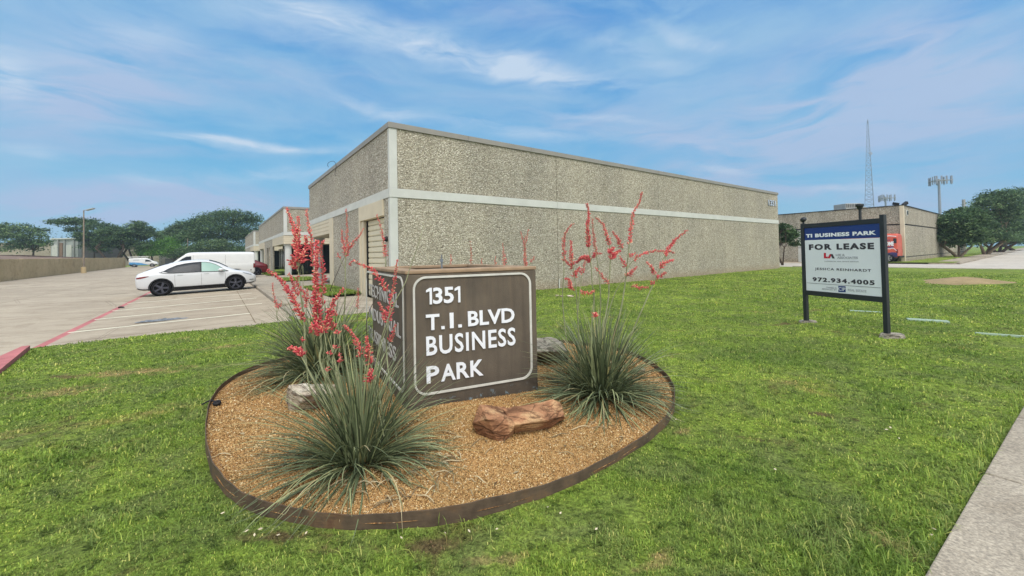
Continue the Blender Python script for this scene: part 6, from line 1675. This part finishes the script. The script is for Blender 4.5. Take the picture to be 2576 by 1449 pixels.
# sample lawn heights into a grid for fast lookup
gu = np.arange(LAWN_U0, 40, .22); gv = np.arange(LAWN_V0, 14, .22)
GZ = np.array([[lawn_z(a, b) for b in gv] for a in gu])
def lawn_h(U, Vv):
    i = np.clip(((U-gu[0])/.22), 0, len(gu)-1.001); j = np.clip(((Vv-gv[0])/.22), 0, len(gv)-1.001)
    a = i.astype(int); b = j.astype(int); fa = i-a; fb = j-b
    return (GZ[a, b]*(1-fa)+GZ[a+1, b]*fa)*(1-fb)+(GZ[a, b+1]*(1-fa)+GZ[a+1, b+1]*fa)*fb
N = 900000; rg = np.random.default_rng(5)
rmin, rmax = .9, 34.0; ex = .35       # radial pdf: area density ~ r^-(2-ex)
uu = rg.random(N); rad = (rmin**ex+(rmax**ex-rmin**ex)*uu)**(1/ex); th = rg.uniform(R(-62), R(62), N)
X = rad*np.sin(th); Y = rad*np.cos(th)
U = X*E1.x+Y*E1.y; Vv = X*E2.x+Y*E2.y
ok = (U > -2.38-.40*np.clip((Vv-8.0)/3.2, 0, 1)) & (U < 39.55) & (Vv > v_edge(U)+.008) & ((Vv < 11.45) | ((U > 5.1) & (Vv < 12.98)) | ((U > 34.7) & (Vv < 14)))
P2 = np.stack([X, Y], 1); 
ok &= ~in_poly(X, Y, OUT, .012)
d1 = vnoise(P2, 1.3, 3)*.6+vnoise(P2, 4.2, 8)*.4
WN = vnoise(P2, 5, 11)
bare = d1 < .27
for wp, rx, ry, rot, s_, k in wear_points():
    dx = X-wp.x; dy = Y-wp.y; a_ = dx*math.cos(rot)+dy*math.sin(rot); b_ = -dx*math.sin(rot)+dy*math.cos(rot)
    q_ = (a_/rx)**2+(b_/ry)**2; ok &= ~((q_ < 2.2*rg.random(N)**1.5*(.4+1.5*WN)) & (rg.random(N) < (.35 if k == 'dry' else .75)*s_))
ok &= ~(bare & (rg.random(N) < .8))

P2 = P2[ok]; rad = rad[ok]; U = U[ok]; Vv = Vv[ok]
mound = (((U-uv_of(pc)[0])/2.2)**2+((Vv-uv_of(pc)[1])/1.4)**2) < 1
keep = ~(mound & (rg.random(len(U)) < .93)); P2 = P2[keep]; rad = rad[keep]; U = U[keep]; Vv = Vv[keep]
Z = lawn_h(U, Vv); P3 = np.stack([P2[:,0], P2[:,1], Z], 1)
sc = np.maximum(1, rad/2.6)
hh = .027*(1+.2*(sc-1)).clip(1, 2.0)*(.4+1.2*vnoise(P2, 2.6, 5)*vnoise(P2, 9, 6)**.5); ww = .0048*sc**.85
blades('lawn_grass', P3, hh, ww, 2, M['blade'], 'short green lawn grass with dry and bare patches round the gravel bed')
# taller tufts near the camera, right of the bed and along the sidewalk
tp = []
for (px_, py_, k, s_) in ((2060, 1340, 260, .16), (1860, 1390, 160, .12), (2180, 1390, 260, .15), (1690, 1225, 200, .07), (2240, 1300, 150, .12), (2330, 1200, 120, .14), (2400, 1120, 100, .14), (1150, 1345, 60, .1), (610, 1290, 40, .06), (900, 1420, 120, .15), (340, 1380, 150, .2), (2120, 1440, 200, .15)):
    c = on_z(px_, py_, 0); tp.append(np.stack([c.x+rg.normal(0, s_, k), c.y+rg.normal(0, s_, k), np.zeros(k)], 1))
eu = 1.6+8*rg.random(1500)**1.5; ev = v_edge(eu)+.012+np.abs(rg.normal(0, .05, 1500)); tp.append(np.stack([eu*E1.x+ev*E2.x, eu*E1.y+ev*E2.y, np.zeros(1500)], 1))
tp = np.concatenate(tp); uv_ = (tp[:,0]*E1.x+tp[:,1]*E1.y, tp[:,0]*E2.x+tp[:,1]*E2.y)
k_ok = (~in_poly(tp[:,0], tp[:,1], OUT, .02)) & (uv_[1] > v_edge(uv_[0])+.01); tp = tp[k_ok]
blades('tall_grass', tp, .085, .0052, 9, M['blade'], 'longer coarse grass tufts near the sidewalk edge and bed')
for i, (a, b, c, d, z) in enumerate(GS):
    k = 9000; u_ = rg.uniform(a, b, k); v_ = rg.uniform(c, d, k); Pg = np.stack([u_*E1.x+v_*E2.x, u_*E1.y+v_*E2.y, np.full(k, z+.0)], 1)
    blades('strip_grass', Pg, .10, .03, 50+i, M['blade'], ('grass patch at the foot of the pebble wall nearest the roller door', 'grass patch between walkway slabs by the first entry', 'long grass strip along the second warehouse', 'small grass island in the courtyard walk')[i])
# gravel chips
def gravel(N, rlim, seed, s0):
    r = np.random.default_rng(seed)
    a = r.uniform(0, 2*PI, N); k = np.sqrt(r.random(N))*.985
    Rr = np.interp(a, ANGs, RADs, period=2*PI); x = CEN[0]+k*Rr*np.cos(a); y = CEN[1]+k*Rr*np.sin(a)
    d = np.hypot(x, y); keep = r.random(N) < np.clip((3.0/d)**1.6, 0, 1); x = x[keep]; y = y[keep]; d = d[keep]
    n = len(x); s = s0*(.45+1.0*r.random(n)**2.2)*np.maximum(1, d/3.2)**.7
    base = np.array([[1, 0, 0], [0, 1, 0], [-1, 0, 0], [0, -1, 0], [0, 0, .8], [0, 0, -.8]], float)
    V = np.tile(base, (n, 1, 1))*(1+.45*(r.random((n, 6, 1))-.5)); V += r.normal(0, .18, V.shape)
    V *= np.stack([s, s*(.6+.4*r.random(n)), s*(.45+.35*r.random(n))], 1)[:,None,:]*.5
    q = r.normal(0, 1, (n, 4)); q[:,1:3] *= .45; q /= np.linalg.norm(q, axis=1)[:,None]; w, i, j, kk = q.T
    Rm = np.stack([np.stack([1-2*(j*j+kk*kk), 2*(i*j-kk*w), 2*(i*kk+j*w)], 1), np.stack([2*(i*j+kk*w), 1-2*(i*i+kk*kk), 2*(j*kk-i*w)], 1), np.stack([2*(i*kk-j*w), 2*(j*kk+i*w), 1-2*(i*i+j*j)], 1)], 1)
    V = np.einsum('nab,nvb->nva', Rm, V); V[:,:,0] += x[:,None]; V[:,:,1] += y[:,None]; V[:,:,2] += (bed_z(x, y)+s*.12)[:,None]
    f = np.array([[0, 1, 4], [1, 2, 4], [2, 3, 4], [3, 0, 4], [1, 0, 5], [2, 1, 5], [3, 2, 5], [0, 3, 5]])
    F_ = (np.arange(n)[:,None,None]*6+f[None]).ravel(); return V.reshape(-1, 3), F_, np.repeat(r.random(n), 6)
V, F_, rn = gravel(330000, 1, 3, .0135)
tag(np_mesh('gravel', V, F_, 3, M['pebble'], None, {'rnd': rn}), 'golden tan crushed granite gravel filling the planting bed', 'gravel', kind='stuff')
# dead yucca leaves and litter lying on the gravel
def litter():
    m = MB(); r = random.Random(4); vals = []
    spots = [(905, 1200, .28, 46), (1010, 1200, .25, 34), (880, 1260, .3, 22), (1530, 1050, .3, 18), (1600, 1080, .3, 12), (1430, 1130, .3, 8), (700, 1230, .3, 14), (1100, 1180, .12, 26), (640, 1150, .35, 8), (1230, 1160, .3, 7), (1560, 925, .25, 10)]
    for (x, y, s_, k) in spots:
        c = on_z(x, y, .06)
        for _ in range(k):
            px_, py_ = c.x+r.gauss(0, s_), c.y+r.gauss(0, s_)
            if bed_k(px_, py_) > .95: continue
            a = r.uniform(0, 6.28); cv = r.uniform(-2.5, 2.5); L = r.uniform(.05, .26); n = 7; pts = []
            for i in range(n):
                pts.append(Vector((px_, py_, float(bed_z(px_, py_))+.012+.012*math.sin(i*.9)+r.uniform(0, .003)))); px_ += math.cos(a)*L/n; py_ += math.sin(a)*L/n; a += cv*L/n*1.5
            m.tube(pts, [.0022+.002*math.sin(PI*i/(n-1)) for i in range(n)], 4)
    for _ in range(60):
        t = r.uniform(0, 6.28); kk = r.uniform(.6, .97) if _ % 2 else r.uniform(.2, .8); Rr = float(np.interp(t, ANGs, RADs, period=2*PI)); x, y = CEN[0]+kk*Rr*math.cos(t), CEN[1]+kk*Rr*math.sin(t); z = float(bed_z(x, y))+.012
        if math.hypot(x, y) > 5: continue
        s_ = r.uniform(.012, .03); a = r.uniform(0, 6.28); d = Vector((math.cos(a), math.sin(a), r.uniform(-.2, .3))); e_ = Vector((-math.sin(a), math.cos(a), r.uniform(-.2, .3)))
        c = Vector((x, y, z)); m.add([c-d*s_, c-e_*s_*.5+up*.004, c+d*s_, c+e_*s_*.5+up*.006], [(0, 1, 2, 3)])
    me = m.mesh('leaf_litter'); at = me.attributes.new('rnd', 'FLOAT', 'POINT'); rr = np.random.default_rng(2).random(len(me.vertices)//28+1); at.data.foreach_set('value', np.repeat(rr, 28)[:len(me.vertices)].astype(np.float32))
    o = link_mesh('leaf_litter', me, M['litter']); tag(o, 'dry curled yucca leaves and bits of debris scattered over the gravel', 'leaf litter', kind='stuff')
litter()
# scattered pale scraps and dead leaves in the lawn
m = MB(); r = random.Random(12)
for (x, y) in ((2350, 1330), (2343, 1345), (1378, 1275), (1410, 1290), (655, 1330), (640, 1345), (620, 1335), (2230, 1080), (2262, 1102), (915, 870), (1010, 1352), (1120, 1340), (700, 1345), (180, 1185), (1180, 1335), (560, 1290), (770, 1340), (1500, 1330), (1250, 1330), (1700, 1055), (1722, 1060), (2240, 1075), (1950, 1180)):
    c = on_z(x, y, .03); a = r.uniform(0, 6.28); s_ = r.uniform(.007, .016); d = Vector((math.cos(a), math.sin(a), r.uniform(0, .5))); e_ = Vector((-math.sin(a), math.cos(a), r.uniform(0, .4)))
    m.add([c-d*s_, c-e_*s_*.55, c+d*s_, c+e_*s_*.55], [(0, 1, 2), (0, 2, 3)])
o = m.build('lawn_litter', simple('dry_leaf_scrap', srgb(196, 184, 158), .9, .1, var=.3, scale=20)); tag(o, 'pale dry leaves and scraps scattered over the lawn', 'leaf litter', kind='stuff')

# ================================================================= SKY, LIGHT, CAMERA
hz = bpy.data.materials.new('haze_air'); hz.use_nodes = True
for n in list(hz.node_tree.nodes): hz.node_tree.nodes.remove(n)
ho = hz.node_tree.nodes.new('ShaderNodeOutputMaterial'); hv = hz.node_tree.nodes.new('ShaderNodeVolumePrincipled')
hv.inputs['Color'].default_value = (.66, .82, .95, 1); hv.inputs['Density'].default_value = .0006; hv.inputs['Anisotropy'].default_value = .2
hz.node_tree.links.new(hv.outputs[0], ho.inputs['Volume'])
m = MB(); m.box((-262, -262, -1.4), (562, 332, 150), UVM); tag(m.build('haze', hz), 'thin pale haze that fades the far masts and trees', 'haze', kind='stuff')
W = bpy.data.worlds.new('World'); SC.world = W; W.use_nodes = True
nt = NT(W.node_tree)
for n in list(nt.n): nt.n.remove(n)
out = nt.n.new('ShaderNodeOutputWorld'); bg = nt.n.new('ShaderNodeBackground'); nt.l.new(bg.outputs[0], out.inputs[0])
SUN_AZ, SUN_EL = R(155), R(58)     # azimuth clockwise from +Y
sky = nt.n.new('ShaderNodeTexSky'); sky.sky_type = 'NISHITA'; sky.sun_disc = False; sky.sun_elevation = SUN_EL; sky.sun_rotation = SUN_AZ
sky.air_density = 1.0; sky.dust_density = .6; sky.ozone_density = 2.0
tc = nt.n.new('ShaderNodeTexCoord'); D = tc.outputs['Generated']
sx = nt.n.new('ShaderNodeSeparateXYZ'); nt.l.new(D, sx.inputs[0])
az = nt.math('ARCTAN2', sx.outputs[0], sx.outputs[1]); el = nt.math('ARCSINE', sx.outputs[2])
cb_ = nt.n.new('ShaderNodeCombineXYZ'); nt.l.new(az, cb_.inputs[0]); nt.l.new(el, cb_.inputs[1]); AE = cb_.outputs[0]
# wavy displacement of the cloud coordinates
nz = nt.n.new('ShaderNodeTexNoise'); nt.l.new(nt.map(AE, (3.2, 7, 1)), nz.inputs[0]); nz.inputs['Scale'].default_value = 1; nz.inputs['Detail'].default_value = 5
wv_ = nt.n.new('ShaderNodeVectorMath'); wv_.operation = 'MULTIPLY_ADD'; nt.l.new(nz.outputs[1], wv_.inputs[0]); wv_.inputs[1].default_value = (.10, .10, 0); wv_.inputs[2].default_value = (-.05, -.05, 0)
wa = nt.n.new('ShaderNodeVectorMath'); wa.operation = 'ADD'; nt.l.new(wv_.outputs[0], wa.inputs[0]); nt.l.new(AE, wa.inputs[1]); AW = wa.outputs[0]
FIB = nt.ramp(nt.noise(nt.map(AW, (3.2, 17, 1), rot=(0, 0, R(9))), 1.3, 8, .62, .6), [(.34, 0.02), (.62, 1.25)])
def ae(x, y):
    d = ray(x, y).normalized(); return math.atan2(d.x, d.y), math.asin(d.z)
def streak(x0, y0, x1, y1, wpx, amp, det=1.0):
    a0, e0 = ae(x0, y0); a1, e1 = ae(x1, y1); L = math.hypot(a1-a0, e1-e0)/2; phi = math.atan2(e1-e0, a1-a0); W_ = wpx/F*.8
    m_ = nt.n.new('ShaderNodeMapping'); m_.vector_type = 'TEXTURE'; nt.l.new(AW, m_.inputs[0]); m_.inputs['Location'].default_value = ((a0+a1)/2, (e0+e1)/2, 0); m_.inputs['Rotation'].default_value = (0, 0, phi); m_.inputs['Scale'].default_value = (L, W_, 1)
    ln2 = nt.n.new('ShaderNodeVectorMath'); ln2.operation = 'DOT_PRODUCT'; nt.l.new(m_.outputs[0], ln2.inputs[0]); nt.l.new(m_.outputs[0], ln2.inputs[1])
    g_ = nt.math('EXPONENT', nt.math('MULTIPLY', ln2.outputs['Value'], -1.0))
    return nt.math('MULTIPLY', g_, nt.math('MULTIPLY', FIB, amp))
def total(lst):
    t = lst[0]
    for q_ in lst[1:]: t = nt.math('ADD', t, q_)
    return t
bright = total([streak(600, -10, 1020, 90, 42, .9), streak(950, 60, 1560, 205, 36, 1.15), streak(380, 352, 860, 388, 13, 1.1), streak(560, 448, 840, 440, 16, .8),
                streak(860, 235, 1080, 310, 18, .55), streak(1080, 300, 1480, 350, 22, .6), streak(-40, 200, 110, 170, 60, .9), streak(1660, 60, 1850, 110, 16, .6),
                streak(2050, 470, 2260, 462, 9, .6), streak(1740, 425, 1880, 437, 9, .5), streak(1450, 90, 1800, 160, 26, .4), streak(60, 110, 520, 40, 40, .35), streak(250, 450, 420, 470, 8, .5), streak(1380, 275, 1640, 300, 9, .4), streak(0, 380, 160, 400, 14, .4)])
soft = total([streak(1900, 240, 2620, 225, 90, 1.5), streak(-60, 290, 420, 250, 80, 1.1), streak(-40, 490, 720, 505, 36, 1.7), streak(1500, 430, 2600, 455, 34, .8), streak(300, 150, 1000, 200, 90, .45), streak(1500, 330, 2500, 370, 60, .95),
              streak(-50, 100, 500, 170, 80, .45), streak(2050, 110, 2600, 60, 50, .45), streak(1100, 240, 1900, 280, 50, .35), streak(300, 395, 620, 395, 12, .5), streak(1900, 480, 2600, 520, 22, .45), streak(0, 560, 900, 600, 30, .25), streak(1100, 20, 1500, 60, 30, .4)])
gen = nt.noise(nt.map(AW, (2.2, 7.5, 1), rot=(0, 0, R(-8))), 1.0, 8, .6, .5)
gm = nt.ramp(gen, [(.40, 0), (.66, .8)])
zen = nt.math('MULTIPLY', nt.math('MAXIMUM', sx.outputs[2], 0.0), 1.0)
blue = nt.ramp(zen, [(0, srgb(140, 192, 212)), (.10, srgb(112, 186, 222)), (.28, srgb(84, 170, 222)), (.5, srgb(62, 148, 216)), (1, srgb(48, 120, 200))])
right = nt.ramp(az, [(.0, 0), (.85, 1)])
blue = nt.mix(nt.math('MULTIPLY', right, .55), blue, nt.mix(1, blue, (.80, .90, 1.02, 1), 'MULTIPLY'))
base = nt.mix(.14, blue, nt.mix(1, sky.outputs[0], (.1, .1, .1, 1), 'MULTIPLY'))
c = nt.mix(nt.math('MULTIPLY', gm, .8), base, srgb(160, 196, 222))
c = nt.mix(nt.math('MINIMUM', nt.math('MULTIPLY', soft, 1.0), .9), c, srgb(168, 187, 219))
c = nt.mix(nt.math('MINIMUM', nt.math('MULTIPLY', bright, .8), .85), c, srgb(204, 218, 234))
c = nt.mix(1, c, (.60, .60, .60, 1), 'MULTIPLY')
# bright cloud added to unseen sky behind the camera, lighting walls that face it
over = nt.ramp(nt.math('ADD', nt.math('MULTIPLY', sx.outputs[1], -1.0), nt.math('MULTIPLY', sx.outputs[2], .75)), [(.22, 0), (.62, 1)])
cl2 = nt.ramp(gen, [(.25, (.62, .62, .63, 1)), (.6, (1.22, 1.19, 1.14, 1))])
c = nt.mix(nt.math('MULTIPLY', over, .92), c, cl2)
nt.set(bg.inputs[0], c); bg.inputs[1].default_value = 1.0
sl = bpy.data.lights.new('sun', 'SUN'); sl.energy = 1.25; sl.angle = R(15); sl.color = (1, .965, .91)
so = bpy.data.objects.new('sun', sl); COL.objects.link(so)
sd_ = Vector((math.sin(SUN_AZ)*math.cos(SUN_EL), math.cos(SUN_AZ)*math.cos(SUN_EL), math.sin(SUN_EL)))
so.rotation_euler = sd_.to_track_quat('Z', 'Y').to_euler()
cam = bpy.data.cameras.new('camera'); cam.sensor_width = 36; cam.lens = 36*F/2576; cam.shift_y = (CY-724.5)/2576; cam.clip_end = 5000; cam.clip_start = .05
cmo = bpy.data.objects.new('camera', cam); COL.objects.link(cmo); cmo.location = CAMPOS; cmo.rotation_euler = CAMROT.to_euler(); SC.camera = cmo
SC.view_settings.view_transform = 'Standard'; SC.view_settings.look = 'None'; SC.view_settings.exposure = 0.85; SC.view_settings.gamma = 1
SC.render.resolution_x = 1024; SC.render.resolution_y = 576
SC.cycles.max_bounces = 6
